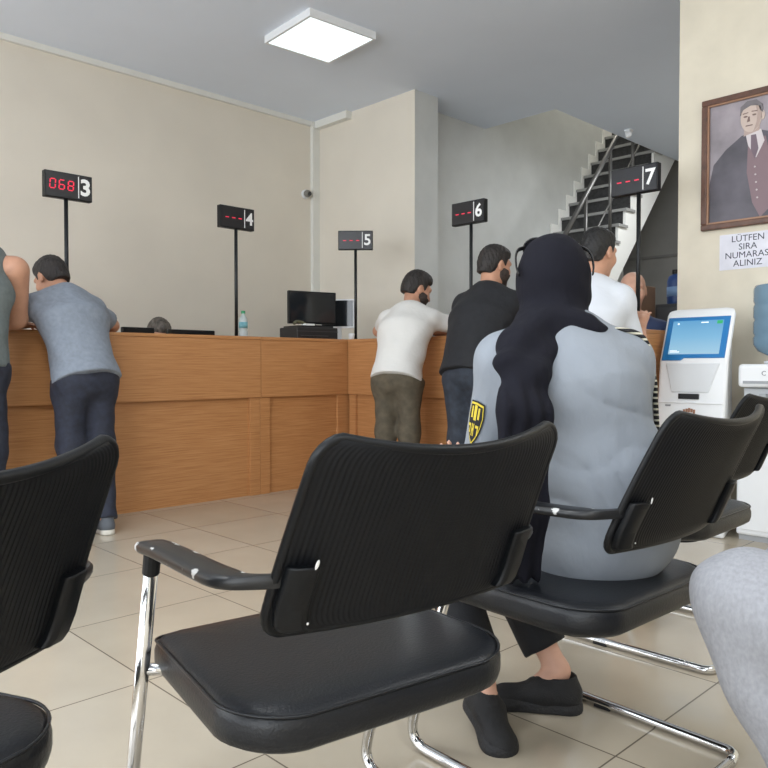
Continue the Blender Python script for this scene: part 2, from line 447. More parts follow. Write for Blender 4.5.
# ------------------------------------------------------------------ service counters
def counter_unit(label, o, rz, L, posts, cap_ext=0.0, ends=(True, True), desk=True, ext=0.0):
    # local x along the counter front, front face at y=0 facing -y
    t = thing('service_counter', label, 'counter', o, rz)
    bm = BM(); box(bm, (0.001, 0, .71), (L-.001+ext, .03, CT-.022)); mk('fascia_panel', bm, WOOD, t, bevel=.002)
    bm = BM(); box(bm, (0.001, .035, 0), (L-.001+ext, .055, .71)); mk('lower_panel', bm, WOOD, t)
    for a, b in posts:
        bm = BM(); box(bm, (a, .012, 0), (b, .036, .709)); mk('post', bm, WOOD, t, bevel=.002)
    bm = BM(); box(bm, (0.0005, -.006, CT-.022), (L+cap_ext-.0005, .45, CT)); mk('worktop', bm, WOOD, t, bevel=.002)
    for e, (a, b) in zip(ends, ((.001, .022), (L-.022, L-.001))):
        if e:
            bm = BM(); box(bm, (a, .056, 0), (b, .45, CT-.023)); mk('side_panel', bm, WOOD, t)
    if desk:
        bm = BM(); box(bm, (.03, .3, .72), (L-.03, .95, .745)); mk('inner_desk', bm, WOOD, t)
        for a in (.03, L-.06):
            bm = BM(); box(bm, (a, .90, 0), (a+.03, .94, .72)); mk('desk_support', bm, WOOD, t)
    return t
counter_unit('long oak service counter under signs 3 and 4 where two men lean', (-1.2, YC, 0), 0, 3.193+1.2, [(4.306, 4.392), (1.2, 1.286)])
counter_unit('short oak corner counter carrying the black printer and monitor', (3.194, YC, 0), 0, XC-3.194, [(0.001, .087), (.745, .90)], cap_ext=.45, ends=(True, False), ext=.08)
ct = counter_unit('oak service counter under signs 6 and 7 facing the waiting chairs', (XC, YC-.007, 0), R(-90), 4.543-2.05, [(0.001, .075), (1.24, 1.32), (2.41, 2.49)], desk=False)

# ------------------------------------------------------------------ queue number signs on poles
SEGS = {'0': 'abcdef', '6': 'afgedc', '8': 'abcdefg', '-': 'g'}
def seven(bm, ch, x, z, w, h, t):
    P = {'a': ((0, h), (w, h)), 'g': ((0, h/2), (w, h/2)), 'd': ((0, 0), (w, 0)), 'f': ((0, h/2), (0, h)), 'b': ((w, h/2), (w, h)), 'e': ((0, 0), (0, h/2)), 'c': ((w, 0), (w, h/2))}
    for s in SEGS[ch]:
        (x0, z0), (x1, z1) = P[s]; g = t*.55
        if x0 == x1: z0 += g; z1 -= g
        else: x0 += g; x1 -= g
        sh = .08
        A = [(x+x0-(t/2 if x0 == x1 else 0)+sh*z0, z+z0-(0 if x0 == x1 else t/2)), (x+x1+(t/2 if x0 == x1 else 0)+sh*z0, z+z0-(0 if x0 == x1 else t/2)),
             (x+x1+(t/2 if x0 == x1 else 0)+sh*z1, z+z1+(0 if x0 == x1 else t/2)), (x+x0-(t/2 if x0 == x1 else 0)+sh*z1, z+z1+(0 if x0 == x1 else t/2))]
        prism(bm, A, 'y', -.0215, -.018)
SIGN_LABELS = {'3': 'queue display with lit 068 and white 3 above the polo-shirted man', '4': 'queue sign numbered 4 beside the water bottle on the long counter',
               '5': 'smallest queue sign, numbered 5, at the counter corner right of the monitors', '6': 'queue sign numbered 6 on its pole behind the man in black T-shirt', '7': 'large queue sign numbered 7 hanging in front of the staircase'}
def sign(num, disp, x, y, rz, zc, px=0.0, bold=.0025):
    t = thing('queue_sign', SIGN_LABELS[num], 'sign', (x, y, CT), rz)
    z = zc-CT
    bm = BM(); box(bm, (-.146, -.016, z-.08), (.146, .03, z+.08)); mk('housing', bm, BLACK, t, bevel=.004)
    bm = BM(); box(bm, (-.139, -.018, z-.073), (.139, -.0155, z+.073)); mk('face', bm, PANEL, t)
    bm = BM()
    if disp == '068':
        for i, c in enumerate(disp): seven(bm, c, -.118+.055*i, z-.026, .032, .056, .0062)
        mk('red_digits', bm, LED, t)
    else:
        for i in range(3):
            bm = BM(); seven(bm, '-', -.110+.055*i, z-.03, .034, .052, .0062); mk('red_dash', bm, LED, t)
    bm = BM(); box(bm, (.056, -.0205, z-.066), (.061, -.0175, z+.066)); mk('divider_line', bm, DIGIT, t)
    text_mesh('counter_number', num, .138 if num == '3' else .126, DIGIT, t, (.1015, -.0195, z-.002), bold=bold)
    bm = BM(); tube(bm, [(px, .008, .006), (px, .008, z-.08)], .0125, 12); mk('pole', bm, DARKM, t, smooth=True)
    bm = BM(); lathe(bm, [(.06, 0), (.06, .005), (.02, .010), (.0, .010)], 20, (px, .008, 0)); mk('pole_base', bm, DARKM, t)
    return t
sign('3', '068', 1.89, 4.74, R(0), 2.05, -.01, .0045)
sign('4', '---', 3.115, 4.74, R(0), 2.02, 0)
sign('5', '---', 4.30, 4.75, AZ(0)+R(-2), 1.995, 0)
sign('6', '---', 4.18, 3.425, R(-90), 2.02, .015)
sign('7', '---', 4.18, 2.17, R(-90), 2.03, .02)

# ------------------------------------------------------------------ things on the counters
bt = thing('water_bottle', 'small clear water bottle with green cap on the long counter beside sign 4', 'bottle', (3.25, 4.86, CT))
bm = BM(); lathe(bm, [(.001, 0), (.03, 0), (.033, .01), (.033, .05), (.030, .06), (.033, .07), (.033, .125), (.028, .15), (.013, .175), (.013, .185), (.001, .185)], 20)
mk('bottle', bm, M('clear_plastic', (205, 218, 220), .1, alpha=.75), bt, smooth=True)
bm = BM(); lathe(bm, [(.0338, .075), (.0338, .12)], 20); mk('label_band', bm, M('bottle_label', (120, 178, 190), .5), bt, smooth=True)
bm = BM(); lathe(bm, [(.001, .185), (.016, .185), (.016, .205), (.001, .205)], 16); mk('cap', bm, M('green_cap', (60, 160, 110), .5), bt)

def on_ledge(px, Y, ): # X for a picture column at depth row Y on the long counter
    r = (px-384)/764; dx = CA+SA*r; dy = SA-CA*r; return Y/dy*dx
# black printer, about a metre of ledge behind the corner front
xa, xb = on_ledge(278, 4.95), on_ledge(337, 4.68)
pr = thing('printer', 'wide low black office printer at the counter corner below the monitor', 'printer', ((xa+xb)/2, 4.78, CT), R(-6))
w = (xb-xa)/2
bm = BM(); box(bm, (-w, -.1, 0), (w, .17, .095)); mk('body', bm, M('printer_black', (34, 34, 36), .45), pr, bevel=.008)
bm = BM(); box(bm, (-w+.03, -.112, .025), (w-.10, -.1, .03)); box(bm, (-w+.0, -.104, .06), (w, -.0995, .064)); mk('paper_slot', bm, M('slot_grey', (70, 70, 72), .5), pr)
bm = BM(); box(bm, (-w+.03, -.08, .095), (w-.03, .16, .108)); mk('lid', bm, M('printer_lid', (24, 24, 25), .35), pr, bevel=.004)
pt = W(0, 0)
pp = pr.matrix_basis @ Vector((-w*.42+.02, -.05, .1085))
bm = BM(); box(bm, (-.045, -.03, 0), (.045, .03, .014))
tag(mk('paper_pad', bm, M('paper_white', (236, 240, 238), .7), None, loc=pp, rot=(0, 0, R(-4))), 'small white paper pad lying on the black printer', 'paper')
bm = BM(); 
xs = on_ledge(283, 4.66)
pp2 = pr.matrix_basis @ Vector((-w*.72, -.045, .1085))
tube(bm, catmull([(-.05, 0, .012), (-.02, .012, .03), (.02, .008, .028), (.05, -.01, .012)]), .012, 10)
tag(mk('telephone_handset', bm, M('dull_olive', (92, 90, 66), .5), None, smooth=True, loc=pp2), 'olive grey telephone handset lying on the left end of the printer', 'telephone')

def monitor(label, loc, rz, w, h, screen, back, stand_h, content=None, dz=0.0):
    t = thing('monitor', label, 'monitor', loc, rz)
    bm = BM(); box(bm, (-w/2, -.0, stand_h), (w/2, .035, stand_h+h)); mk('casing', bm, back, t, bevel=.005)
    bm = BM(); box(bm, (-w/2+.012, -.003, stand_h+.016), (w/2-.012, .001, stand_h+h-.012)); mk('screen', bm, screen, t)
    bm = BM(); box(bm, (-.03, .012, .008), (.03, .03, stand_h+.08)); mk('stand_neck', bm, back, t)
    bm = BM(); box(bm, (-.09, -.06, 0), (.09, .09, .01)); mk('stand_base', bm, back, t, bevel=.003)
    if content:
        bm = BM()
        for (x0, x1, z0, z1) in content: box(bm, (x0, -.0045, stand_h+z0), (x1, -.003, stand_h+z1))
        mk('screen_reflection_text', bm, M('screen_glow', (150, 165, 175), .3), t)
    return t
pm = pr.matrix_basis @ Vector((.05, .05, .1085))
monitor('black computer monitor with dark screen standing on the printer', pm, R(-12), .43, .265, GLASSM, BLACK, .02)
xm = W((349-384)/764*6.45, 6.45)
mw = on_ledge(336, 4.92)
monitor('white-framed monitor angled away behind the dark monitor', (mw+.02, 4.93, CT), R(-55), .30, .25, GLASSM, WHITE, .11)
cs = W((354-384)/764*6.25, 6.25)
bm = BM(); lathe(bm, [(.001, 0), (.022, 0), (.026, .05), (.02, .055), (.001, .055)], 14)
tag(mk('paper_cup', bm, WHITE, None, smooth=True, loc=(cs.x-.03, cs.y, CT)), 'small white cup on the counter at the foot of sign 5', 'cup')
# two monitors behind the long counter, only their top edges showing
for (pa, pb, lb) in ((118, 150, 'low black monitor top showing over the counter left of the dark-haired clerk'), (164, 211, 'low black monitor top showing over the counter right of the dark-haired clerk')):
    ya = 5.14
    x0, x1 = on_ledge(pa, ya), on_ledge(pb, ya)
    monitor(lb, ((x0+x1)/2, ya, .745), R(180), abs(x1-x0), .32, GLASSM, BLACK, .15 if pa < 150 else .145)

# ------------------------------------------------------------------ behind the right counter
bm = BM(); box(bm, (0, 0, 0), (.5, .45, 1.59)); 
tag(mk('wooden_cabinet', bm, M('brown_board', (126, 98, 78), .6, var=.08), None, loc=(5.5, 2.925, 0), bevel=.004), 'plain brown wooden cabinet behind the pole of sign 7', 'cabinet')
lk = thing('low_cupboard', 'dark grey low cupboard in the dim passage behind the right counter', 'cupboard', (6.05, 2.2, 0))
bm = BM(); box(bm, (0, 0, 0), (.45, .75, 1.45)); mk('body', bm, M('cupboard_grey', (62, 62, 64), .5), lk, bevel=.004)
for y in (.02, .385):
    bm = BM(); box(bm, (-.018, y, .05), (0, y+.345, 1.42)); mk('door', bm, M('cupboard_door', (70, 70, 72), .5), lk, bevel=.003)
bj = thing('blue_jug', 'blue plastic canister standing on the dim grey cupboard', 'canister', (6.22, 2.85, 1.45))
bm = BM(); lathe(bm, [(.001, 0), (.07, 0), (.075, .02), (.075, .2), (.06, .24), (.03, .26), (.001, .26)], 20); mk('body', bm, M('canister_blue', (40, 70, 125), .4), bj, smooth=True)
bm = BM(); lathe(bm, [(.001, .26), (.034, .26), (.034, .295), (.001, .295)], 16); mk('cap', bm, BLACK, bj)
bm = BM(); lathe(bm, [(.0765, .07), (.0765, .15)], 20); mk('label_band', bm, M('canister_label', (120, 150, 190), .5), bj, smooth=True)

# ------------------------------------------------------------------ ticket kiosk
kx = 4.15
ks = thing('ticket_kiosk', 'white self-service ticket kiosk with blue-framed touch screen', 'kiosk', (kx, 1.82, 0), R(-90))
kw = .193
prof = [(0.01, 0), (.0, .68), (.03, .97), (.128, 1.235), (.15, 1.262), (.18, 1.27), (.215, 1.24), (.245, 1.05), (.25, .6), (.25, 0)]
bm = BM(); prism(bm, prof, 'x', -kw, kw)
for v in bm.verts:
    if v.co.y > .175: v.co.x *= .70
mk('body', bm, M('kiosk_white', (232, 234, 236), .32), ks, bevel=.018, seg=3, auto=40)
tilt = math.atan2(.098, .265); sl_ = math.hypot(.098, .265)
fr = mk('screen_frame', (lambda bm: (prism(bm, [(-.177, .0), (-.065, .0), (-.05, .014), (.175, .014), (.175, .262), (-.175, .262)], 'y', -.006, .004), bm)[1])(BM()),
        M('kiosk_blue', (36, 118, 180), .3), ks, loc=(0, .03, .97), rot=(-tilt, 0, 0), bevel=.003)
def screen_mat():
    m = bpy.data.materials.new('kiosk_display'); m.use_nodes = True; nt = m.node_tree; b = nt.nodes['Principled BSDF']
    tc = nt.nodes.new('ShaderNodeTexCoord'); r = nt.nodes.new('ShaderNodeValToRGB'); sx = nt.nodes.new('ShaderNodeSeparateXYZ')
    nt.links.new(tc.outputs['Generated'], sx.inputs[0]); nt.links.new(sx.outputs['Z'], r.inputs['Fac'])
    e = r.color_ramp.elements; e[0].color = rgb((178, 222, 246)); e[1].color = rgb((110, 180, 228)); k = e.new(.5); k.color = rgb((140, 202, 240))
    nt.links.new(r.outputs['Color'], b.inputs['Emission Color']); b.inputs['Emission Strength'].default_value = .8
    b.inputs['Base Color'].default_value = rgb((30, 40, 50)); b.inputs['Roughness'].default_value = .15
    return m
bm = BM(); box(bm, (-.143, -.0085, .036), (.143, -.0055, .238)); s_ = mk('touch_screen', bm, screen_mat(), fr)
bm = BM(); box(bm, (.108, -.0095, .215), (.138, -.0084, .234)); mk('green_button', bm, M('ui_green', (40, 150, 90), .4, emit=(40, 150, 90), estr=.5), s_)
bm = BM()
for (a, b, c, d) in ((-.135, -.08, .046, .052), (-.135, -.095, .055, .059), (.02, .06, .222, .228), (-.115, -.105, .215, .225)): box(bm, (a, -.0093, c), (b, -.0084, d))
mk('screen_writing', bm, M('ui_white', (225, 238, 248), .4, emit=(225, 238, 248), estr=.6), s_)
# recessed front panel, slot, badge
def front_at(z):   # local y of the kiosk front at height z
    for (y0, z0), (y1, z1) in zip(prof, prof[1:]):
        if z0 <= z <= z1: return y0+(y1-y0)*(z-z0)/(z1-z0)
bm = BM(); prism(bm, [(-.15, .955), (.155, .955), (.10, .79), (-.11, .79)], 'y', -.004, .02)
mk('front_panel', bm, M('kiosk_panel', (214, 217, 220), .35), ks, bevel=.006, rot=(-.10, 0, 0), loc=(0, -.070, .005))
bm = BM(); box(bm, (-.065, front_at(.77)-.012, .755), (.05, front_at(.77)+.02, .785)); mk('ticket_slot', bm, M('slot_black', (28, 28, 30), .4), ks, bevel=.003)
bm = BM(); box(bm, (-kw+.012, front_at(.74)-.008, .73), (kw-.012, front_at(.74)+.01, .738)); mk('front_ridge', bm, WHITE, ks, bevel=.003)
bm = BM()
for i in range(5): box(bm, (-.035+i*.014, front_at(.685)-.004, .676+(.006 if i in (1, 2, 3) else 0)), (-.024+i*.014, front_at(.685)+.004, .698+(.008 if i == 2 else .004 if i in (1, 3) else 0)))
mk('brand_emblem', bm, M('emblem_brown', (150, 108, 84), .5), ks)
bm = BM()
for i in range(3): box(bm, (-.028+i*.02, front_at(.66)-.004, .655), (-.014+i*.02, front_at(.66)+.004, .668))
mk('emblem_lettering', bm, M('emblem_blue', (70, 90, 150), .5), ks)
bm = BM(); box(bm, (-.14, front_at(.715)-.004, .712), (-.11, front_at(.715)+.004, .722)); mk('small_sticker', bm, M('sticker_grey', (150, 152, 156), .5), ks)

# ------------------------------------------------------------------ water dispenser and its bottle
wd = thing('water_dispenser', 'white floor-standing water dispenser beside the kiosk', 'dispenser', (4.22, 1.43, 0), R(-90))
ww = .16
bm = BM(); box(bm, (-ww, .0, .03), (ww, .33, .62)); mk('body', bm, WHITE, wd, bevel=.012)
bm = BM(); box(bm, (-ww, .09, .625), (ww, .33, .82)); mk('tap_recess', bm, M('dispenser_grey', (196, 200, 204), .4), wd, bevel=.006)
bm = BM(); box(bm, (-ww, .0, .825), (ww, .33, .95)); mk('top_cover', bm, WHITE, wd, bevel=.02, seg=3)
bm = BM(); box(bm, (-ww+.03, -.004, .845), (ww-.03, .003, .86)); mk('front_groove', bm, M('groove_grey', (150, 154, 158), .4), wd)
text_mesh('brand_letter', 'C', .035, M('letter_grey', (110, 112, 118), .4), wd, (.0-.025, -.0015, .90))
bm = BM(); box(bm, (-ww+.01, .02, 0), (ww-.01, .31, .03)); mk('plinth', bm, M('plinth_grey', (160, 162, 165), .5), wd)
bm = BM(); box(bm, (-ww+.012, -.006, .06), (ww-.012, .0, .58)); mk('lower_door', bm, WHITE, wd, bevel=.003)
for x in (-.05, .05):
    bm = BM(); box(bm, (x-.018, .05, .74), (x+.018, .095, .79)); mk('tap', bm, M('tap_grey', (170, 174, 178), .4), wd, bevel=.004)
bm = BM(); lathe(bm, [(.001, 0), (.075, 0), (.08, .015), (.055, .02), (.001, .02)], 24, (0, .165, .95)); mk('bottle_collar', bm, WHITE, wd, smooth=True)
WAT = M('blue_polycarbonate', (112, 146, 170), .12, alpha=.72)
wb = thing('water_cooler_bottle', 'upturned translucent blue water bottle on top of the dispenser', 'bottle', (4.22+.165, 1.43, .9705))
pr_ = [(.001, 0), (.045, 0), (.05, .02), (.11, .05), (.132, .085), (.134, .12), (.128, .135), (.134, .15), (.134, .205), (.128, .22), (.134, .235), (.134, .29), (.128, .305), (.134, .32), (.134, .385), (.125, .405), (.10, .41), (.001, .405)]
bm = BM(); lathe(bm, pr_, 40); mk('bottle', bm, WAT, wb, smooth=True)

# ------------------------------------------------------------------ framed portrait and paper notice on the cream wall
pf = thing('framed_portrait', 'brown framed portrait of a man in a dark suit and waistcoat', 'picture', (4.62, 1.668, 2.145), R(-90))
pw, ph, ft = .29, .39, .035
FRM = M('frame_brown', (92, 62, 48), .4, var=.15, vscale=20)
bm = BM()
for b in (((-pw, -.03, -ph), (pw, 0, -ph+ft)), ((-pw, -.03, ph-ft), (pw, 0, ph)), ((-pw, -.03, -ph+ft), (-pw+ft, 0, ph-ft)), ((pw-ft, -.03, -ph+ft), (pw, 0, ph-ft))): box(bm, *b)
mk('frame', bm, FRM, pf, bevel=.006)
a, b_ = pw-ft, ph-ft
bm = BM()
for b in (((-a, -.024, -b_), (a, -.012, -b_+.01)), ((-a, -.024, b_-.01), (a, -.012, b_)), ((-a, -.024, -b_+.01), (-a+.01, -.012, b_-.01)), ((a-.01, -.024, -b_+.01), (a, -.012, b_-.01))): box(bm, *b)
mk('inner_moulding', bm, M('frame_tan', (150, 112, 86), .4), pf)
bm = BM(); box(bm, (-a, -.008, -b_), (a, -.001, b_))
prn = mk('print', bm, M('portrait_backdrop', (148, 140, 146), .35, var=.22, vscale=3), pf)
def flat(name, polys, mat, lay):
    bm = BM()
    for p in polys:
        p = [(min(a-.001, max(-a+.001, (x-.012)*1.28-.008)), min(b_-.001, max(-b_+.001, (z_-.245)*1.28+.235))) for x, z_ in p]
        prism(bm, p, 'y', -.008-.0009*lay-.0004, -.0079)
    return mk(name, bm, mat, prn)
def oval(cx, cz, rx, rz, n=28, rot=0): return [(cx+rx*math.cos(2*PI*k/n)*math.cos(rot)-rz*math.sin(2*PI*k/n)*math.sin(rot), cz+rx*math.cos(2*PI*k/n)*math.sin(rot)+rz*math.sin(2*PI*k/n)*math.cos(rot)) for k in range(n)]
SK = M('print_face', (196, 178, 168), .5)
flat('printed_suit', [[(-a+.002, -b_+.002), (a-.002, -b_+.002), (a-.002, -.02), (.235, .10), (.12, .155), (.045, .185), (-.03, .17), (-.10, .12), (-.155, .06), (-.185, -.06), (-.21, -.24)]], M('print_suit', (80, 76, 84), .4, var=.22, vscale=5), 1)
flat('printed_waistcoat', [[(.0, .15), (.075, .15), (.11, -.02), (.115, -.15), (.055, -.21), (.02, -.14), (-.005, .0)]], M('print_waistcoat', (128, 106, 112), .5), 2)
flat('printed_shirt', [[(-.012, .175), (.055, .185), (.07, .13), (.035, .06), (.0, .12)]], M('print_shirt', (206, 198, 200), .5), 3)
flat('printed_tie', [[(.012, .165), (.034, .165), (.045, .10), (.030, .055), (.012, .10)]], M('print_tie', (112, 96, 106), .5), 4)
flat('printed_neck', [[(-.02, .165), (.048, .18), (.05, .22), (-.018, .21)]], M('print_neck', (176, 156, 148), .5), 4)
flat('printed_face', [oval(.012, .245, .046, .066), oval(.062, .245, .009, .02)], SK, 5)
flat('printed_cheek_tone', [[(.030, .30), (.052, .285), (.058, .25), (.045, .20), (.022, .18), (.036, .22), (.040, .26)]], M('print_tone', (172, 152, 143), .5), 6)
flat('printed_hair', [[(-.036, .262), (-.034, .30), (-.005, .322), (.035, .32), (.06, .295), (.064, .255), (.052, .268), (.044, .292), (.01, .298), (-.022, .285)]], M('print_hair', (112, 107, 111), .5), 6)
flat('printed_features', [oval(-.012, .252, .009, .004), oval(.026, .254, .009, .004), [(-.024, .264), (.0, .267), (.0, .27), (-.024, .268)], [(.014, .269), (.04, .267), (.04, .271), (.014, .273)], [(.0, .25), (.006, .25), (.008, .228), (-.006, .226)], [(-.012, .207), (.02, .208), (.018, .212), (-.01, .212)]], M('print_features', (120, 98, 92), .5), 7)
flat('printed_buttons', [oval(.03+.003*k, .02-.035*k, .004, .004, 10) for k in range(5)], M('print_button', (190, 180, 180), .5), 4)
flat('printed_hands', [oval(-.155, -.305, .045, .016, 20, .15)], M('print_hand', (190, 168, 160), .5), 5)
flat('printed_pocket_square', [[(.17, .035), (.195, .045), (.19, .06), (.172, .05)]], M('print_pocket', (200, 196, 200), .5), 3)

nt_ = thing('notice_sign', 'white paper notice in bold capitals taped below the portrait', 'notice', (4.6198, 1.70, 1.615), R(-90))
bm = BM(); box(bm, (-.152, -.002, -.105), (.152, -.0004, .105)); mk('sheet', bm, M('notice_paper', (222, 222, 232), .6, var=.03, vscale=12), nt_)
INK = M('notice_ink', (52, 54, 72), .6)
for i, s in enumerate(('LÜTFEN', 'SIRA', 'NUMARASI', 'ALINIZ')):
    text_mesh('printed_line', s, .052, INK, nt_, (0.01, -.0026, .072-.048*i), bold=0, ext=.0003, sx=1.02)

# ------------------------------------------------------------------ waiting chairs
def ring_loft(bm, rings, mi=0):
    V = [[bm.verts.new(p) for p in r] for r in rings]; n = len(V[0])
    for i in range(len(V)-1):
        for k in range(n): bm.faces.new((V[i][k], V[i][(k+1) % n], V[i+1][(k+1) % n], V[i+1][k])).material_index = mi
    bm.faces.new(V[0][::-1]).material_index = mi; bm.faces.new(V[-1]).material_index = mi
def seat_outline(ins, bow=0.0):
    hx, y0, y1 = .268-ins, -.205+ins, .25-ins
    pts = []
    def corner(cx, cy, r, a0):
        for k in range(9): a = a0+PI/2*k/8; pts.append((cx+r*math.cos(a), cy+r*math.sin(a)))
    rr, rf = max(.10-ins*.6, .03), max(.06-ins*.6, .02)
    corner(hx-rr, y0+rr, rr, -PI/2); 
    corner(hx-.015-rf, y1-rf, rf, 0); corner(-hx+.015+rf, y1-rf, rf, PI/2); corner(-hx+rr, y0+rr, rr, PI)
    # bow the rear edge outwards a little
    return [(x, y-(.022*(1-(x/hx)**2) if y < 0 else 0)) for x, y in pts]
def dip(x, y, top):   # slightly dished top and a waterfall front
    return top-.012*max(0, (y-.12)/.12)**2-.006*math.cos(min(1, abs(x)/.25)*PI/2)
def back_pt(u, v, d=0.0):
    """u -1..1 across, v 0..1 up; d offset towards the rear"""
    zb = .572+.262*v+(.022*u*u-.004)*v
    w = .238-.023*v
    rc = .035; hv = v*.262
    if hv < rc: w -= rc-math.sqrt(max(0, rc*rc-(rc-hv)**2))
    if .262-hv < .032: q = .032-(.262-hv); w -= .032-math.sqrt(max(0, .032**2-q*q))
    y = -.205-.128*v**1.15-.034*(1-u*u)*(0.75+.25*v)
    return Vector((u*w, y-d, zb))
def make_chair(label):
    t = thing('waiting_chair', label, 'chair', (0, 0, 0), 0, 'row of black waiting chairs')
    rings = []
    for ins, z in ((.06, .385), (.02, .388), (.004, .40), (.0, .415), (.0, .435), (.004, .448), (.014, .457), (.03, .4615), (.07, .464), (.13, .464), (.19, .463)):
        rings.append([(x, y, dip(x, y, z) if z > .43 else z-.012*max(0, (y-.12)/.12)**2) for x, y in seat_outline(ins)])
    bm = BM(); ring_loft(bm, rings)
    seat = mk('seat', bm, LEATHER, t, smooth=True)
    bm = BM(); o = seat_outline(.003); P = [Vector((x, y, dip(x, y, .4515))) for x, y in o]; P.append(P[0]); tube(bm, P, .0028, 6, caps=False)
    mk('piping', bm, LEATHER, seat, smooth=True)
    bm = BM(); rings = [[(x, y, z-.012*max(0, (y-.12)/.12)**2) for x, y in seat_outline(i)] for i, z in ((.08, .372), (.055, .374), (.05, .386))]; ring_loft(bm, rings)
    mk('seat_pan', bm, BLACK, t, smooth=False)
    # ribbed back shell
    bm = BM(); NU, NV = 280, 22
    def sheet(front):
        g = []
        for j in range(NV+1):
            row = []
            for i in range(NU+1):
                u = -1+2*i/NU; v = .5-.5*math.cos(PI*j/NV)
                edge = min(1, (1-abs(u))*12, v*14, (1-v)*14)
                rib = .0007*(math.cos(2*PI*i/5)) * max(0, edge)
                row.append(bm.verts.new(back_pt(u, v, (-.006 if front else .006)+(0 if front else rib))))
            g.append(row)
        return g
    A, B = sheet(True), sheet(False)
    for j in range(NV):
        for i in range(NU):
            bm.faces.new((A[j][i], A[j][i+1], A[j+1][i+1], A[j+1][i])); bm.faces.new((B[j][i], B[j+1][i], B[j+1][i+1], B[j][i+1]))
    for i in range(NU):
        bm.faces.new((A[0][i], B[0][i], B[0][i+1], A[0][i+1])); bm.faces.new((A[NV][i], A[NV][i+1], B[NV][i+1], B[NV][i]))
    for j in range(NV):
        bm.faces.new((A[j][0], A[j+1][0], B[j+1][0], B[j][0])); bm.faces.new((A[j][NU], B[j][NU], B[j+1][NU], A[j+1][NU]))
    back = mk('backrest', bm, MESHB, t, smooth=True)
    bm = BM()
    P = [back_pt(-1+2*i/24, 0) for i in range(25)]+[back_pt(1, .5-.5*math.cos(PI*j/22)) for j in range(1, 23)]+[back_pt(1-2*i/24, 1) for i in range(1, 25)]+[back_pt(-1, .5+.5*math.cos(PI*j/22)) for j in range(1, 23)]
    tube(bm, P, .0075, 8, caps=False); mk('rim', bm, BLACK, back, smooth=True)
    for s in (-1, 1):
        bm = BM()
        rings = []
        for v in (0.02, .06, .15, .25, .34, .38):
            ring = []
            
            for du, dd in ((-.5, .002), (-.5, .018), (-.3, .024), (.3, .024), (.5, .018), (.5, .002)):
                p = back_pt(s*(.885+du*.19), v, dd); ring.append(p)
            rings.append(ring)
        ring_loft(bm, rings); br = mk('bracket', bm, BLACK, t, bevel=.003, auto=35)
        if s < 0:
            bm = BM(); c = back_pt(-.84, .40, .0255)
            bmesh.ops.create_uvsphere(bm, u_segments=10, v_segments=6, radius=1, matrix=Matrix.Translation(c) @ Matrix.Rotation(R(25), 4, 'Y') @ Matrix.Diagonal((.0028, .0012, .007, 1)))
            mk('chip_mark', bm, M('chip_white', (220, 220, 218), .6), br); bm = BM()
            bmesh.ops.create_uvsphere(bm, u_segments=8, v_segments=6, radius=1, matrix=Matrix.Translation(back_pt(-.80, .07, .0252)) @ Matrix.Diagonal((.002, .001, .002, 1)))
            mk('chip_mark', bm, M('chip_white', (220, 220, 218), .6), br)
        # arm: slim bar out of the bracket, then a flat pad
        path = catmull([(s*.200, -.238, .655), (s*.235, -.232, .655), (s*.268, -.205, .654), (s*.280, -.165, .653), (s*.284, -.10, .652), (s*.287, -.02, .651), (s*.289, .06, .648), (s*.290, .118, .643)], 5)
        bm = BM(); rings = []; n = len(path); wear = []
        for i, p in enumerate(path):
            tt = (path[min(i+1, n-1)]-path[max(i-1, 0)]).normalized(); q = Vector((tt.y, -tt.x, 0)).normalized()
            f = min(1, max(0, (i/n-.18)/.22)); hw = .010+.016*f*f*(3-2*f); hh = .009
            if i >= n-3: hw *= (.98, .9, .72)[i-(n-3)]; hh *= (1, .95, .8)[i-(n-3)]
            ring = [p+q*(hw*a)+Vector((0, 0, hh*b)) for a, b in ((-1, -.4), (-.8, -1), (.8, -1), (1, -.4), (1, .4), (.82, .92), (.3, 1), (-.3, 1), (-.82, .92), (-1, .4))]
            rings.append(ring)
            for k in range(10): wear.append(1.0 if k in (0, 3, 4, 9, 5, 8) and .25 < i/n < .97 else .72)
        ring_loft(bm, rings)
        am = mk('armrest', bm, chipped_mat() if 'chipped_black_paint' not in bpy.data.materials else bpy.data.materials['chipped_black_paint'], t, auto=50)
        at = am.data.attributes.new('wear', 'FLOAT', 'POINT'); at.data.foreach_set('value', wear)
        # chrome frame: arm post, floor runner
        bm = BM(); P = fillet([(s*.286, .108, .610), (s*.272, .318, .0135), (s*.272, -.255, .0135), (s*.215, -.265, .0135)], .075, 8)
        tube(bm, P, .0125, 14); lg = mk('leg', bm, CHROME, t, smooth=True)
        d = (Vector((s*.286, .108, .610))-Vector((s*.272, .318, .0135))).normalized()
        bm = BM(); c = Vector((s*.286, .108, .610)); tube(bm, [c-d*.014, c+d*.026], .0145, 14); mk('ferrule', bm, RUBBER, lg, smooth=False)
        c2 = Vector((s*.272, .10, .0015)); bm = BM(); box(bm, (s*.272-.012, .08, 0), (s*.272+.012, .13, .02)); mk('floor_glide', bm, RUBBER, lg, bevel=.003)
        # support from leg to seat
        bm = BM(); tube(bm, [Vector((s*.281, .178, .41)), Vector((s*.20, .17, .392))], .0105, 10); mk('seat_stub', bm, CHROME, t, smooth=True)
    bm = BM(); tube(bm, [(-.215, -.265, .0135), (.215, -.265, .0135)], .0123, 14); mk('crossbar', bm, CHROME, t, smooth=True)
    return t
def copy_thing(o, parent=None):
    c = o.copy(); COL.objects.link(c)
    if parent is not None: c.parent = parent; c.matrix_parent_inverse = o.matrix_parent_inverse.copy()
    for ch in list(o.children): copy_thing(ch, c)
    return c
chair = make_chair('empty black chair in front, whitish chips along its left armrest')
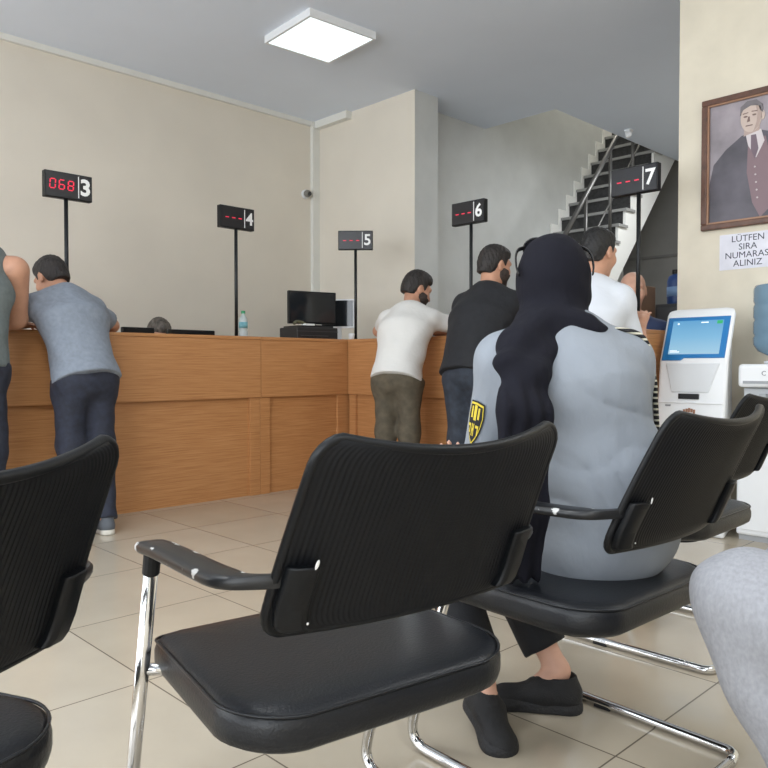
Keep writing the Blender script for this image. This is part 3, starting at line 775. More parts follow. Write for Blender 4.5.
chair.location = W(-.093, 1.333); chair.rotation_euler.z = AZ(-35)
for lat, fwd, a, lb in ((-.728, .905, -65, 'empty black chair at the left edge, only its back and seat corner showing'),
                        (.473, 1.80, -42, 'black chair occupied by the woman in the black headscarf'),
                        (1.0, 2.65, -45, 'empty black chair in front of the kiosk and dispenser'),
                        ):
    c = copy_thing(chair); c.location = W(lat, fwd); c.rotation_euler.z = AZ(a); c['label'] = lb

# ================================================================== PEOPLE
def vv(*a): return np.array(a, dtype=float)
def unit(v): return v/np.linalg.norm(v)
def ik(sh, wr, l1, l2, pole):
    d = wr-sh; L = np.linalg.norm(d); L2 = min(L, (l1+l2)*.995); u = d/L
    a = (l1*l1-l2*l2+L2*L2)/(2*L2); h = math.sqrt(max(0, l1*l1-a*a))
    p = pole-u*np.dot(pole, u); p = unit(p)
    return sh+u*a+p*h
def rot_head(yaw, pitch, roll=0):
    return np.array(Matrix.Rotation(R(yaw), 3, 'Z') @ Matrix.Rotation(R(-pitch), 3, 'X') @ Matrix.Rotation(R(roll), 3, 'Y'))
def head_prims(c, Rm, s=1.0):
    g = lambda x, y, z: np.array(c)+Rm @ (np.array([x, y, z])*s)
    E = lambda p, r, k=.02, op=1: ell(g(*p), np.array(r)*s, Rm, k, op)
    return [E((0, -.012, .035), (.076, .097, .086)), E((0, .035, -.035), (.060, .062, .078), .04), cone(g(0, .06, -.085), g(0, .075, -.088), .026*s, .024*s, k=.03),
            E((0, .075, .035), (.058, .022, .022), .02), E((.034, .086, .012), (.017, .012, .012), .012, -1), E((-.034, .086, .012), (.017, .012, .012), .012, -1),
            cone(g(0, .092, .015), g(0, .112, -.022), .008*s, .0125*s, k=.014), E((.012, .098, -.026), (.009, .011, .008), .01), E((-.012, .098, -.026), (.009, .011, .008), .01),
            E((0, .092, -.052), (.024, .010, .0065), .01), E((0, .090, -.064), (.020, .010, .007), .01), E((.04, .062, -.02), (.025, .025, .022), .03), E((-.04, .062, -.02), (.025, .025, .022), .03),
            E((.078, -.006, -.004), (.010, .020, .031), .008), E((-.078, -.006, -.004), (.010, .020, .031), .008), E((.085, .0, .0), (.006, .009, .014), .006, -1), E((-.085, .0, .0), (.006, .009, .014), .006, -1)]
def hand_prims(w, d, n, thumb, curl=.5, s=1.0):
    """wrist w, pointing direction d, back-of-hand normal n, thumb = +1/-1 side"""
    d = unit(d); n = unit(n-d*np.dot(n, d)); sd = np.cross(d, n)*thumb
    Rm = np.stack([sd, d, n], axis=1)
    P = [cone(w-d*.01, w+d*.03*s, .026*s, .028*s, side=sd, flat=.72, k=.02), ell(w+d*.052*s, (.040*s, .050*s, .016*s), Rm, .02)]
    for i, (L, r) in enumerate(((.070, .0088), (.078, .0092), (.073, .0088), (.058, .0078))):
        a = w+d*(.088 if i < 3 else .078)*s+sd*(.030-.0205*i)*s
        f = unit(d+sd*(.10-.07*i)); p = a-d*.012*s; ang = 0.0
        for j, q in enumerate((.46, .30, .24)):
            ang += curl*(.55, .75, .55)[j]
            v = f*math.cos(ang)-n*math.sin(ang)
            e = p+v*(L*q*s+(.012*s if j == 0 else 0)); P.append(cone(p, e, r*s*(1-.06*j), r*s*(.95-.08*j), k=.006)); p = e
    a = w+d*.028*s+sd*.030*s; v = unit(d*.62+sd*.75-n*.15); e = a+v*.042*s; P.append(cone(a, e, .0125*s, .0105*s, k=.012))
    e2 = e+unit(d*.85+sd*.35-n*(.15+.3*curl))*.030*s; P.append(cone(e, e2, .0102*s, .0085*s, k=.006))
    return P
def shoe(parent, ankle, toe, mat, sole_mat, L=.275, wd=1.0, h=.0045, soleh=.024):
    """toe/ankle are points in the parent's frame; heel sits behind the ankle"""
    d = np.array(toe, float)-np.array(ankle, float); dh = d.copy(); dh[2] = 0; dh = unit(dh)
    heel = np.array(ankle, float)-dh*.055; heel[2] = max(0, ankle[2]-.085)
    f = unit(np.array([toe[0], toe[1], toe[2]], float)-heel)
    sd = unit(np.cross(f, [0, 0, 1])); up = np.cross(sd, f)
    xf = Matrix(((sd[0], f[0], up[0], heel[0]), (sd[1], f[1], up[1], heel[1]), (sd[2], f[2], up[2], heel[2]), (0, 0, 0, 1)))
    a = L
    up_ = [cone((0, .035, .045), (0, .11*a/.275, .05), .036*wd, .040*wd, k=.03), cone((0, .10, .048), (.004, a-.055, .026), .040*wd, .036*wd, side=(1, 0, 0), flat=.75, k=.03),
           cone((0, .045, .05), (0, .05, .098), .040*wd, .036*wd, cap=2, k=.02), ell((.003, a-.05, .026), (.040*wd, .048, .026), None, .02),
           ell((0, .052, .105), (.029*wd, .034, .022), None, .008, -1)]
    def post(F, X, Y, Z): return np.maximum(F+.0012*np.sin(260*Y)*np.clip((Z-.055)*40, 0, 1)*(np.abs(X) < .02)*(Y > .09), .016-Z)
    o = blob('shoe', up_, h, mat, parent, post, 1, xf=xf)
    so = [cone((0, .036, .012), (0, .12, .012), .040*wd, .037*wd, k=.02), cone((0, .12, .012), (.004, a-.048, .012), .037*wd, .046*wd, k=.02), ell((.004, a-.052, .012), (.047*wd, .052, .03), None, .02)]
    def ps(F, X, Y, Z):
        top = soleh+.012*np.clip((.06-Y)/.06, 0, 1); return np.maximum(np.maximum(F, Z-top), .0005+.012*np.clip((Y-(a-.06))/.06, 0, 1)**2-Z)
    blob('sole', so, h, sole_mat, o, ps, 0, xf=xf)
    return o
def hair(parent, c, Rm, mat, s=1.0, top=.012, back=-.075, h=.005, front=.07, side=.0):
    g = lambda x, y, z: np.array(c)+Rm @ (np.array([x, y, z])*s)
    P = [ell(g(0, -.012, .037), np.array((.082, .102, .089+top))*s, Rm, .02), ell(g(0, .03, .085), np.array((.058, .062, .034+top))*s, Rm, .03), cone(g(0, -.045, .0), g(0, -.05, -.09), .068*s, .060*s, k=.02)]
    Ri = Rm.T
    def post(F, X, Y, Z):
        x, y, z = X-c[0], Y-c[1], Z-c[2]
        lx = Ri[0, 0]*x+Ri[0, 1]*y+Ri[0, 2]*z; ly = Ri[1, 0]*x+Ri[1, 1]*y+Ri[1, 2]*z; lz = Ri[2, 0]*x+Ri[2, 1]*y+Ri[2, 2]*z
        zm = np.interp(ly, [-.12, -.055, -.03, -.012, .012, .030, .036, .045, .075, .11], [back, back, -.045, .03+side, .02+side, -.03, -.02, front*.8, front, front+.03])
        F = F+.0024*np.sin(210*lx+60*lz+2*np.sin(40*ly))*np.sin(170*ly+80*lz)+.0075*np.exp(-np.clip(lz-zm, 0, 1)/.022)
        return np.maximum(F, (zm-lz)*.8)
    return blob('hair', P, h, mat, parent, post, 1)
def beard(parent, c, Rm, mat, s=1.0):
    g = lambda x, y, z: np.array(c)+Rm @ (np.array([x, y, z])*s)
    P = [ell(g(0, .036, -.036), np.array((.0635, .0655, .0825))*s, Rm, .03), cone(g(0, .06, -.087), g(0, .077, -.09), .029*s, .028*s, k=.03), ell(g(0, .095, -.043), np.array((.028, .010, .008))*s, Rm, .01), ell(g(.04, .060, -.028), np.array((.029, .029, .03))*s, Rm, .03), ell(g(-.04, .060, -.028), np.array((.029, .029, .03))*s, Rm, .03), ell(g(.045, .02, -.03), np.array((.024, .03, .05))*s, Rm, .02), ell(g(-.045, .02, -.03), np.array((.024, .03, .05))*s, Rm, .02)]
    Ri = Rm.T
    def post(F, X, Y, Z):
        x, y, z = X-c[0], Y-c[1], Z-c[2]
        lx = Ri[0, 0]*x+Ri[0, 1]*y+Ri[0, 2]*z; ly = Ri[1, 0]*x+Ri[1, 1]*y+Ri[1, 2]*z; lz = Ri[2, 0]*x+Ri[2, 1]*y+Ri[2, 2]*z
        lim = np.where(ly > .07, -.034, np.interp(np.abs(lx), [.03, .055], [-.036, .012]))
        F = np.maximum(F, lz-lim); F = np.maximum(F, .005-ly)
        m = np.sqrt((lx/.022)**2+((lz+.058)/.009)**2)-1
        return np.maximum(F, -m*.01-(.3*(ly < .06)))
    return blob('beard', P, .005, mat, parent, post, 1)
def eyes(parent, c, Rm, s=1.0):
    for sx in (-1, 1):
        p = np.array(c)+Rm @ (np.array([sx*.032, .0765, .011])*s)
        bm = BM(); bmesh.ops.create_uvsphere(bm, u_segments=14, v_segments=10, radius=.0105*s)
        f = Vector(Rm[:, 1])
        for fc in bm.faces:
            if fc.calc_center_median().normalized().dot(f) > .72: fc.material_index = 1
        o = mk('eye', bm, [EYEW, EYED], parent, smooth=True, loc=p)

def figure(name, label, loc, rz, J, st):
    """J: joint positions in the figure's own frame (facing +y); st: clothing"""
    t = thing('person', label, 'person', loc, rz)
    J = {k: (np.array(v, float) if not isinstance(v, (int, float)) else v) for k, v in J.items()}
    s = st.get('build', 1.0); hb = st.get('h', .008); sf = st.get('shfrac', 1.0)
    pel, chest, neck, hd = J['pelvis'], J['chest'], J['neck'], J['head']
    sd = unit(J['shR']-J['shL']); waist = pel*.55+chest*.45
    updir = unit(chest-pel)
    Rm = rot_head(J.get('yaw', 0), J.get('pitch', 0), J.get('roll', 0))
    P = [cone(pel, waist, .142*s, .128*s, side=sd, flat=.70, k=.05), cone(waist, chest, .128*s, .150*s, side=sd, flat=.66, k=.05), cone(chest, neck*.8+chest*.2, .150*s, .085*s, side=sd, flat=.66, k=.05)]
    P += [cone(neck-updir*.03, J['sh'+a], .055*s, .050*s, k=.05) for a in 'LR']
    P += [cone(neck-updir*.03, hd+Rm @ vv(0, -.02, -.05), .058*s, .054*s, k=.03)]
    P += head_prims(hd, Rm, 1.06)
    for a in 'LR':
        sg = -1 if a == 'L' else 1
        am = st.get('arm', 1.0)*s
        P += [cone(J['sh'+a], J['el'+a], .051*am, .040*am, k=.03), cone(J['el'+a], J['el'+a]*.6+J['wr'+a]*.4, .039*am, .041*am, k=.02), cone(J['el'+a]*.6+J['wr'+a]*.4, J['wr'+a], .041*am, .028*am, k=.02)]
        P += hand_prims(J['wr'+a], J.get('hd'+a, J['wr'+a]-J['el'+a]), J.get('hn'+a, vv(0, 0, 1)), -sg if False else (1 if np.dot(np.cross(unit(J.get('hd'+a, J['wr'+a]-J['el'+a])), unit(J.get('hn'+a, vv(0, 0, 1)))), J.get('th'+a, -sg*sd)) > 0 else -1), J.get('curl'+a, .45))
        P += [cone(J['hip'+a], J['kn'+a], .082*s, .056*s, k=.04), cone(J['kn'+a], J['an'+a], .054*s, .036, k=.03), cone(J['an'+a], J['an'+a]*.7+J['toe'+a]*.3-vv(0, 0, .02), .034, .03, k=.02)]
    blob('body', P, st.get('hbody', .0075), st['skin'], t, None, 1)
    eyes(t, hd, Rm, 1.06)
    if st.get('hair') is not None: hair(t, hd, Rm, st['hair'], s=1.06, top=st.get('hairtop', .012), back=st.get('hairback', -.06), front=st.get('hairfront', .07))
    if st.get('beard') is not None: beard(t, hd, Rm, st['beard'], 1.06)
    # shirt
    hem = pel-updir*st.get('hem', .06)
    S = [cone(hem, waist, .186*s, .160*s, side=sd, flat=.86, cap=1, k=.05), cone(waist, chest, .160*s, .176*s, side=sd, flat=.72, k=.06), cone(chest, neck*.75+chest*.25-updir*.03, .172*s, .10*s, side=sd, flat=.72, k=.10),
         cone(neck-updir*.06, neck*(1-sf)+J['shL']*sf, .080*s, .066*s, k=.10), cone(neck-updir*.06, neck*(1-sf)+J['shR']*sf, .080*s, .066*s, k=.10), cone(neck-updir*.05, neck+updir*.012, .085*s, .066*s, cap=2, k=.03)]
    if st.get('belly'): S.append(ell(waist+np.cross(updir, sd)*-.05, (.15*s, .12*s, .16*s), None, .06))
    fs = st.get('sleeve', .62)
    for a in 'LR':
        sh, el, wr = J['sh'+a], J['el'+a], J['wr'+a]
        if fs <= 0: continue
        if fs <= 1: S.append(cone(sh, sh+(el-sh)*fs, .068*s, .064*s, cap=2, k=.035))
        else:
            S += [cone(sh, el, .068*s, .056*s, k=.04), cone(el, el+(wr-el)*(fs-1), .055*s, .043*s, cap=2, k=.02)]
    if st.get('collar'): S.append(cone(neck-updir*.01, neck+updir*.034, .070*s, .066*s, cap=3, k=.008))
    blob('shirt', S, hb, st['shirt'], t, folds(st.get('fold', .0035), ph=st.get('ph', 0)), 2)
    # trousers
    T = [cone(pel-updir*.04, pel+updir*.06, .160*s, .150*s, side=sd, flat=.76, cap=2, k=.06)]
    for a in 'LR':
        hip, kn, an = J['hip'+a], J['kn'+a], J['an'+a]
        T += [ell(hip-vv(0, 0, .03)+unit(np.cross(updir, sd))*.022, (.088*s, .10*s, .11*s), None, .06), cone(hip-vv(0, 0, .03), kn, .090*s, .072*s, k=.05), cone(kn, an-(an-kn)*.02+vv(0, 0, -.01), .073*s, st.get('cuff', .060), cap=2, k=.04)]
    tf = folds(st.get('tfold', .0045), 16, 1.5+st.get('ph', 0)); tp = hem+updir*.035
    blob('trousers', T, hb, st['trousers'], t, tf if abs(J['knL'][1]-pel[1]) > .25 else lambda F, X, Y, Z: np.maximum(tf(F, X, Y, Z), (X-tp[0])*updir[0]+(Y-tp[1])*updir[1]+(Z-tp[2])*updir[2]), 2)
    for a in 'LR': shoe(t, J['an'+a], J['toe'+a], st['shoe'], st['sole'])
    return t
def standing(lean=27, hipz=.93, hipy=.05, neckl=.54, headp=30, yaw=0, stance=.10, shw=.168, wrL=None, wrR=None, kneeb=.02, poleL=(-1, -.3, -.6), poleR=(1, -.3, -.6), roll=0, curve=.85, hdshift=0, front=.3, foot=(0, 0)):
    c, s_ = math.cos(R(lean)), math.sin(R(lean)); u = vv(0, s_, c)
    pel = vv(0, hipy, hipz); neck = pel+u*neckl
    c2, s2 = math.cos(R(lean*curve)), math.sin(R(lean*curve)); chest = pel+vv(0, s2, c2)*(.60*neckl)
    J = dict(pelvis=pel, chest=chest, neck=neck, head=neck+vv(hdshift, math.sin(R(headp)), math.cos(R(headp)))*.165, yaw=yaw, pitch=headp*.6, roll=roll)
    for a, sg in (('L', -1), ('R', 1)):
        J['sh'+a] = neck-u*.105+vv(sg*shw, .025, 0)
        w = wrL if a == 'L' else wrR
        w = vv(*w); J['wr'+a] = w
        pole = vv(*(poleL if a == 'L' else poleR))
        for _ in range(40):                              # keep the elbow on top of the counter, not in it
            el = ik(J['sh'+a], w, .29, .26, pole)
            if el[2] >= 1.195 or el[1] < front-.07 or w[2] < 1.1: break
            pole = pole+vv(sg*.06, 0, .06)
        J['el'+a] = el
        J['hip'+a] = pel+vv(sg*.085, 0, -.04); J['kn'+a] = vv(sg*stance*.95, hipy*.5+kneeb, .50); J['an'+a] = vv(sg*stance+foot[0], -.03+foot[1], .085); J['toe'+a] = vv(sg*(stance+.03)+foot[0], .19+foot[1], .0)
    return J
NAVY = M('navy_denim', (38, 42, 56), .8, var=.18, vscale=30, bump=.5, bscale=18)
TEE_G = M('polo_grey_blue', (128, 136, 148), .85, var=.05, vscale=40, bump=.5, bscale=16)
TEE_SAGE = M('tee_sage_grey', (104, 112, 112), .85, var=.05, vscale=40, bump=.5, bscale=16)
TEE_W = M('tee_white', (214, 212, 208), .85, bump=.5, bscale=15)
TEE_B = M('tee_black', (28, 29, 33), .85, var=.1, vscale=30, bump=.5, bscale=16)
KHAKI = M('khaki_cargo', (84, 76, 62), .85, var=.12, vscale=22, bump=.5, bscale=18)
DENIM = M('dark_denim', (40, 46, 56), .8, var=.18, vscale=26, bump=.5, bscale=18)
SHIRT_W = M('shirt_white', (206, 210, 217), .75, bump=.4, bscale=15)
SHOE_G = M('shoe_grey', (84, 88, 94), .8, var=.1)
SOLE_W = M('sole_white', (206, 202, 192), .6)
SHOE_B = M('shoe_black', (24, 24, 26), .75, var=.15, vscale=60, bump=.3, bscale=300)
SHOE_BR = M('shoe_brown', (70, 52, 40), .5)
SWEAT = M('heather_sweat_cloth', (148, 149, 154), .95, var=.05, vscale=160, bump=.45, bscale=20, stretch=(1, 1, .6))
BLUEC = M('staff_blue_cloth', (52, 66, 100), .8)

# two men leaning on the long counter (facing +Y)
figure('person', 'dark-haired man in grey-blue polo and navy jeans leaning on the long counter', (1.775, 4.20, 0), R(3),
       standing(lean=31, hipz=.905, hipy=.03, headp=56, yaw=12, wrL=(-.16, .50, 1.185), wrR=(.14, .54, 1.185), stance=.09, poleL=(-1, -.2, -.4), poleR=(1, -.2, -.4), foot=(-.04, -.07)),
       dict(skin=SKIN, hair=HAIR, shirt=TEE_G, trousers=NAVY, shoe=SHOE_G, sole=SOLE_W, sleeve=.72, collar=True, build=1.03, fold=.004))
figure('person', 'man in sage grey top at the left edge, bare arm resting on the counter', (1.185, 4.26, 0), R(-25),
       standing(lean=13, hipz=.98, neckl=.59, hipy=.0, headp=34, yaw=25, hdshift=-.09, shw=.20, wrL=(-.20, .48, 1.185), wrR=(.0, .46, 1.185), stance=.10, poleL=(-.5, 0, -1), poleR=(.6, 0, -1)),
       dict(skin=SKIN, hair=HAIR, shirt=TEE_SAGE, trousers=NAVY, shoe=SHOE_B, sole=SOLE_W, sleeve=0, shfrac=.46, build=1.05, ph=2, arm=1.42))
# three men at the right counter (facing roughly +X)
figure('person', 'bearded man in white T-shirt and khaki cargo trousers leaning on the right counter', (3.64, 3.61, 0), AZ(22),
       standing(lean=31, hipz=.89, hipy=.02, headp=38, yaw=-45, wrL=(-.10, .60, 1.185), wrR=(.12, .54, 1.185), poleL=(-.2, -.3, -1), poleR=(.9, .1, -.7), stance=.09, front=.43),
       dict(skin=SKIN, hair=HAIR, beard=BEARD, shirt=TEE_W, trousers=KHAKI, shoe=SHOE_B, sole=SOLE_W, sleeve=.5, build=.98, ph=4, hairtop=.02, hairback=-.05))
figure('person', 'dark-haired man in black T-shirt and dark jeans leaning at sign 6', (3.60, 2.93, 0), AZ(35),
       standing(lean=25, hipz=.93, hipy=.02, headp=22, yaw=-28, wrL=(-.12, .56, 1.185), wrR=(.12, .53, 1.185), poleL=(-.3, -.3, -1), poleR=(.7, .1, -.7), stance=.09, front=.43),
       dict(skin=SKIN, hair=HAIR, beard=BEARD, shirt=TEE_B, trousers=DENIM, shoe=SHOE_B, sole=SOLE_W, sleeve=.66, build=1.10, ph=5, belly=True))
figure('person', 'black-haired man in white shirt standing at the counter below sign 7', (3.475, 2.125, 0), AZ(40),
       standing(lean=20, hipz=.885, hipy=.02, headp=18, yaw=-12, shw=.155, wrL=(-.14, .52, 1.185), wrR=(.15, .50, 1.185), stance=.10, poleL=(-.3, -.4, -1), poleR=(.25, -.5, -1), front=.56),
       dict(skin=SKIN, hair=M('jet_black_hair', (20, 19, 20), .55, var=.3, vscale=40, bump=.6, bscale=90), shirt=SHIRT_W, trousers=NAVY, shoe=SHOE_BR, sole=SOLE_W, sleeve=1.35, collar=True, build=1.0, ph=6))
# two clerks behind the counters
figure('person', 'older bald clerk in dark blue standing behind the right counter', (4.785, 2.50, 0), AZ(195),
       standing(lean=6, hipz=.755, hipy=.0, headp=12, yaw=0, neckl=.52, wrL=(-.2, .22, .84), wrR=(.2, .22, .84), stance=.09),
       dict(skin=SKINL, hair=None, shirt=BLUEC, trousers=NAVY, shoe=SHOE_B, sole=RUBBER, sleeve=1.6, ph=7))
def seated(**k):
    J = dict(pelvis=vv(0, 0, .52), chest=vv(0, .02, .82), neck=vv(0, .05, 1.03), head=vv(0, .10, 1.18), yaw=0, pitch=10)
    for a, sg in (('L', -1), ('R', 1)):
        J['sh'+a] = vv(sg*.18, .04, .97); J['wr'+a] = vv(sg*.14, .36, .68); J['hip'+a] = vv(sg*.09, .03, .51)
        J['kn'+a] = vv(sg*.12, .44, .52); J['an'+a] = vv(sg*.12, .46, .085); J['toe'+a] = vv(sg*.14, .67, 0)
    J.update(k)
    for a, sg in (('L', -1), ('R', 1)):
        if 'el'+a not in J: J['el'+a] = ik(J['sh'+a], J['wr'+a], .29, .26, vv(sg*.5, -.6, -.6))
    return J
gx = on_ledge(155, 5.72)
figure('person', 'seated clerk behind the long counter, only the dark top of the head showing', (gx, 5.80, 0), R(180),
       seated(head=vv(0, .10, 1.19), pitch=35, knL=vv(-.12, .3, .5), knR=vv(.12, .3, .5), anL=vv(-.12, .18, .085), anR=vv(.12, .18, .085), toeL=vv(-.13, .38, 0), toeR=vv(.13, .38, 0), wrL=vv(-.12, .33, .79), wrR=vv(.12, .33, .79)),
       dict(skin=SKIN, hair=HAIRG, shirt=BLUEC, trousers=NAVY, shoe=SHOE_B, sole=RUBBER, sleeve=1.6, ph=8, h=.01))
# neighbour at the right edge: only the knee is in view
nb = W(.93, .80)
F_ = lambda lat, fwd, z: np.array((Matrix.Rotation(-AZ(-44), 3, 'Z') @ Vector((W(lat, fwd, z)-nb))))
figure('person', 'person in light grey sweatpants at the right edge, only a bent knee showing', nb, AZ(-44),
       seated(knL=F_(.564, 1.17, .575), anL=F_(.73, 1.06, .085), toeL=F_(.62, 1.22, 0), knR=F_(.76, 1.36, .55), anR=F_(.84, 1.30, .085), toeR=F_(.72, 1.44, 0), wrL=vv(-.10, .30, .69), wrR=vv(.12, .30, .69)),
       dict(skin=SKIN, hair=HAIR, shirt=TEE_SAGE, trousers=SWEAT, shoe=SHOE_B, sole=SOLE_W, sleeve=1.7, ph=1.2, h=.006, cuff=.055, build=1.04, tfold=.008))
c = copy_thing(chair); c.location = W(.95, .78); c.rotation_euler.z = AZ(-44); c['label'] = 'black chair under the person in grey sweatpants at the right edge'

# ------------------------------------------------------------------ the woman in the headscarf
O = vv(.50, 1.83, 0)
L_ = lambda lat, fwd, z: vv(lat, fwd, z)-O
wo = thing('person', 'seated woman in black headscarf and pale grey uniform shirt with arm patch', 'person', W(.50, 1.83), AZ(0))
UNI = M('uniform_grey', (134, 140, 148), .8, var=.03, vscale=8, bump=.6, bscale=15, stretch=(1, 1, .6))
SCARF = M('black_scarf', (27, 27, 34), .95, bump=.7, bscale=16, stretch=(1.6, 1.6, .5), spec=.15)
TROU = M('black_trouser_cloth', (24, 25, 29), .85, bump=.2, bscale=260)
Jw = dict(pelvis=L_(.515, 1.82, .56), waist=L_(.495, 1.80, .70), chest=L_(.46, 1.82, .875), neck=L_(.435, 1.88, 1.025), head=L_(.43, 1.93, 1.145),
          shL=L_(.30, 1.89, .955), shR=L_(.590, 1.87, .955), elL=L_(.262, 1.97, .69), elR=L_(.645, 1.96, .70), wrL=L_(.195, 2.14, .578), wrR=L_(.52, 2.16, .66),
          hipL=L_(.44, 1.86, .53), hipR=L_(.57, 1.90, .53), knL=L_(.13, 2.13, .52), knR=L_(.27, 2.26, .52), anL=L_(.253, 1.945, .14), anR=L_(.478, 2.06, .105))
sdw = unit(Jw['shR']-Jw['shL']); RmW = rot_head(-8, 14)
P = [cone(Jw['pelvis'], Jw['waist'], .14, .118, side=sdw, flat=.74, k=.05), cone(Jw['waist'], Jw['chest'], .118, .135, side=sdw, flat=.7, k=.05), cone(Jw['chest'], Jw['neck']-vv(0, 0, .03), .135, .08, side=sdw, flat=.7, k=.05),
     cone(Jw['shL'], Jw['shR'], .044, .044, k=.05), cone(Jw['neck'], Jw['head']+vv(0, -.01, -.05), .05, .047, k=.03)]+head_prims(Jw['head'], RmW, .95)
for a in 'LR':
    P += [cone(Jw['sh'+a], Jw['el'+a], .042, .034, k=.03), cone(Jw['el'+a], Jw['wr'+a], .035, .023, k=.02), cone(Jw['hip'+a], Jw['kn'+a], .078, .054, k=.04), cone(Jw['kn'+a], Jw['an'+a], .050, .031, k=.03)]
P += hand_prims(Jw['wrL'], vv(-.12, .1, 1), vv(.2, 1, 0), -1, .25, .92)+hand_prims(Jw['wrR'], vv(-.6, .8, -.1), vv(0, .1, 1), -1, .5, .92)
P += [cone(Jw['anL'], L_(.275, 1.88, .05), .031, .028, k=.02), cone(Jw['anR'], L_(.42, 2.07, .05), .031, .028, k=.02)]
blob('body', P, .006, SKINL, wo, None, 1); eyes(wo, Jw['head'], RmW, .95)
# uniform shirt
S = [cone(L_(.52, 1.80, .55), Jw['pelvis']+vv(0, -.01, .04), .174, .174, side=sdw, flat=.80, k=.04), cone(Jw['pelvis'], Jw['waist'], .172, .160, side=sdw, flat=.78, k=.06), cone(Jw['waist'], Jw['chest'], .160, .158, side=sdw, flat=.80, k=.06),
     cone(Jw['chest'], Jw['neck']-vv(0, .02, .03), .158, .10, side=sdw, flat=.80, k=.06), cone(Jw['neck']-vv(0, .01, .04), Jw['shL'], .085, .064, k=.06), cone(Jw['neck']-vv(0, .01, .04), Jw['shR'], .085, .064, k=.06)]
for a in 'LR': S += [cone(Jw['sh'+a], Jw['el'+a], .066, .058, k=.045), cone(Jw['el'+a], Jw['el'+a]*.15+Jw['wr'+a]*.85, .056, .042, cap=2, k=.025)]
S.append(cone(Jw['neck']-vv(0, 0, .03), Jw['neck']+vv(0, 0, .03), .072, .062, cap=2, k=.02))
def wfold(F, X, Y, Z):
    # drag folds running from the shoulders down to the waist, a puckered waist and a centre seam
    rdg = lambda q: (1-np.abs(np.sin(q)))**2.0
    mid = np.clip((.95-Z)*5, 0, 1)*np.clip((Z-.54)*6, 0, 1)
    q = 17*X+23*Z+1.9*np.sin(6*Z+7*X)+1.3*np.sin(15*X-6*Z+1)+.6*np.sin(29*Z+12*X)
    n = rdg(q)*mid*np.clip(.6+.7*np.sin(9*X-4*Z)+.4*np.sin(17*Z+6*X), 0, 1.2)+.8*rdg(30*Z+9*X+2.4*np.sin(9*X)+np.sin(23*X))*np.exp(-((Z-.665)/.07)**2)*np.clip(.6+.6*np.sin(13*X+2), 0, 1)
    n = n*np.clip((X+.215)*25, 0, 1)
    seam = -np.exp(-((X-.01+.09*(Z-.7)*-1)/.004)**2)*.4*(Y < 0)
    hem = np.exp(-((Z-.475)/.006)**2)*.3
    return np.maximum(F+.011*n-.002*seam*-1+.001*hem, .44-Z)
blob('uniform_shirt', S, .0055, UNI, wo, wfold, 2)
# trousers
T = [cone(Jw['pelvis']-vv(0, 0, .03), Jw['pelvis']+vv(0, 0, .06), .155, .14, side=sdw, flat=.8, cap=2, k=.05)]
for a, cf in (('L', .12), ('R', .13)):
    kn, an = Jw['kn'+a], Jw['an'+a]
    T += [cone(Jw['hip'+a], kn, .092, .070, k=.05), cone(kn, kn+(an-kn)*(1-cf), .070, .063, cap=2, k=.04)]
blob('trousers', T, .006, TROU, wo, folds(.003, 18, 3), 2)
SOLE_B = M('sole_black', (32, 32, 34), .7, bump=.4, bscale=120)
shoe(wo, L_(.485, 2.05, .085), L_(.302, 2.085, 0), SHOE_B, SOLE_B, L=.258, wd=1.02, soleh=.036)
shoe(wo, L_(.25, 1.945, .135), L_(.285, 1.85, .0), SHOE_B, SOLE_B, L=.215, wd=.95, soleh=.034)
# headscarf
hc = Jw['head']; g = lambda x, y, z: hc+RmW @ vv(x, y, z)
D = [ell(g(0, -.012, .03), (.089, .112, .100), RmW, .03), ell(g(0, -.005, -.03), (.084, .104, .098), RmW, .04), cone(g(0, -.01, -.06), Jw['neck']+vv(.0, -.005, .02), .080, .074, k=.03),
     ell(Jw['neck']+vv(.0, -.02, .012), (.105, .10, .040), rot_head(0, -12, 4), .03), ell(Jw['neck']+vv(.070, -.045, .012), (.042, .05, .018), rot_head(0, 0, 12), .02),
     cone(L_(.37, 1.795, 1.035), L_(.490, 1.80, 1.053), .030, .010, k=.03), cone(Jw['neck']+vv(-.05, -.02, .01), L_(.330, 1.77, .985), .066, .062, side=(1, .1, -.3), flat=.7, k=.04),
     cone(L_(.330, 1.765, .985), L_(.312, 1.700, .93), .056, .055, side=(1, .3, -.2), flat=.6, k=.05), cone(L_(.312, 1.695, .93), L_(.304, 1.645, .84), .055, .057, side=(1, .35, 0), flat=.5, k=.05),
     cone(L_(.304, 1.645, .84), L_(.302, 1.640, .62), .057, .057, side=(1, .35, 0), flat=.40, k=.045), cone(L_(.302, 1.640, .62), L_(.294, 1.655, .472), .057, .052, side=(1, .35, 0), flat=.36, cap=2, k=.045)]
Ri = RmW.T
def sfold(F, X, Y, Z):
    x, y, z = X-hc[0], Y-hc[1], Z-hc[2]
    ly = Ri[1, 0]*x+Ri[1, 1]*y+Ri[1, 2]*z; lz = Ri[2, 0]*x+Ri[2, 1]*y+Ri[2, 2]*z; lx = Ri[0, 0]*x+Ri[0, 1]*y+Ri[0, 2]*z
    face = np.sqrt((lx/.066)**2+((lz+.01)/.088)**2+((ly-.115)/.075)**2)-1
    drape = np.clip((.95-Z)*8, 0, 1)
    F = F+.0065*drape*np.sin(165*(X+.3*Y)+2.0*np.sin(5*Z))+.0055*(1-drape)*np.sin(58*Z+20*np.abs(X-hc[0])+2*np.sin(17*X))*np.clip((1.16-Z)*14, 0, 1)+.0012*np.sin(70*lz+35*lx)
    return np.maximum(F, -face*.06)
blob('headscarf', D, .0055, SCARF, wo, sfold, 1)
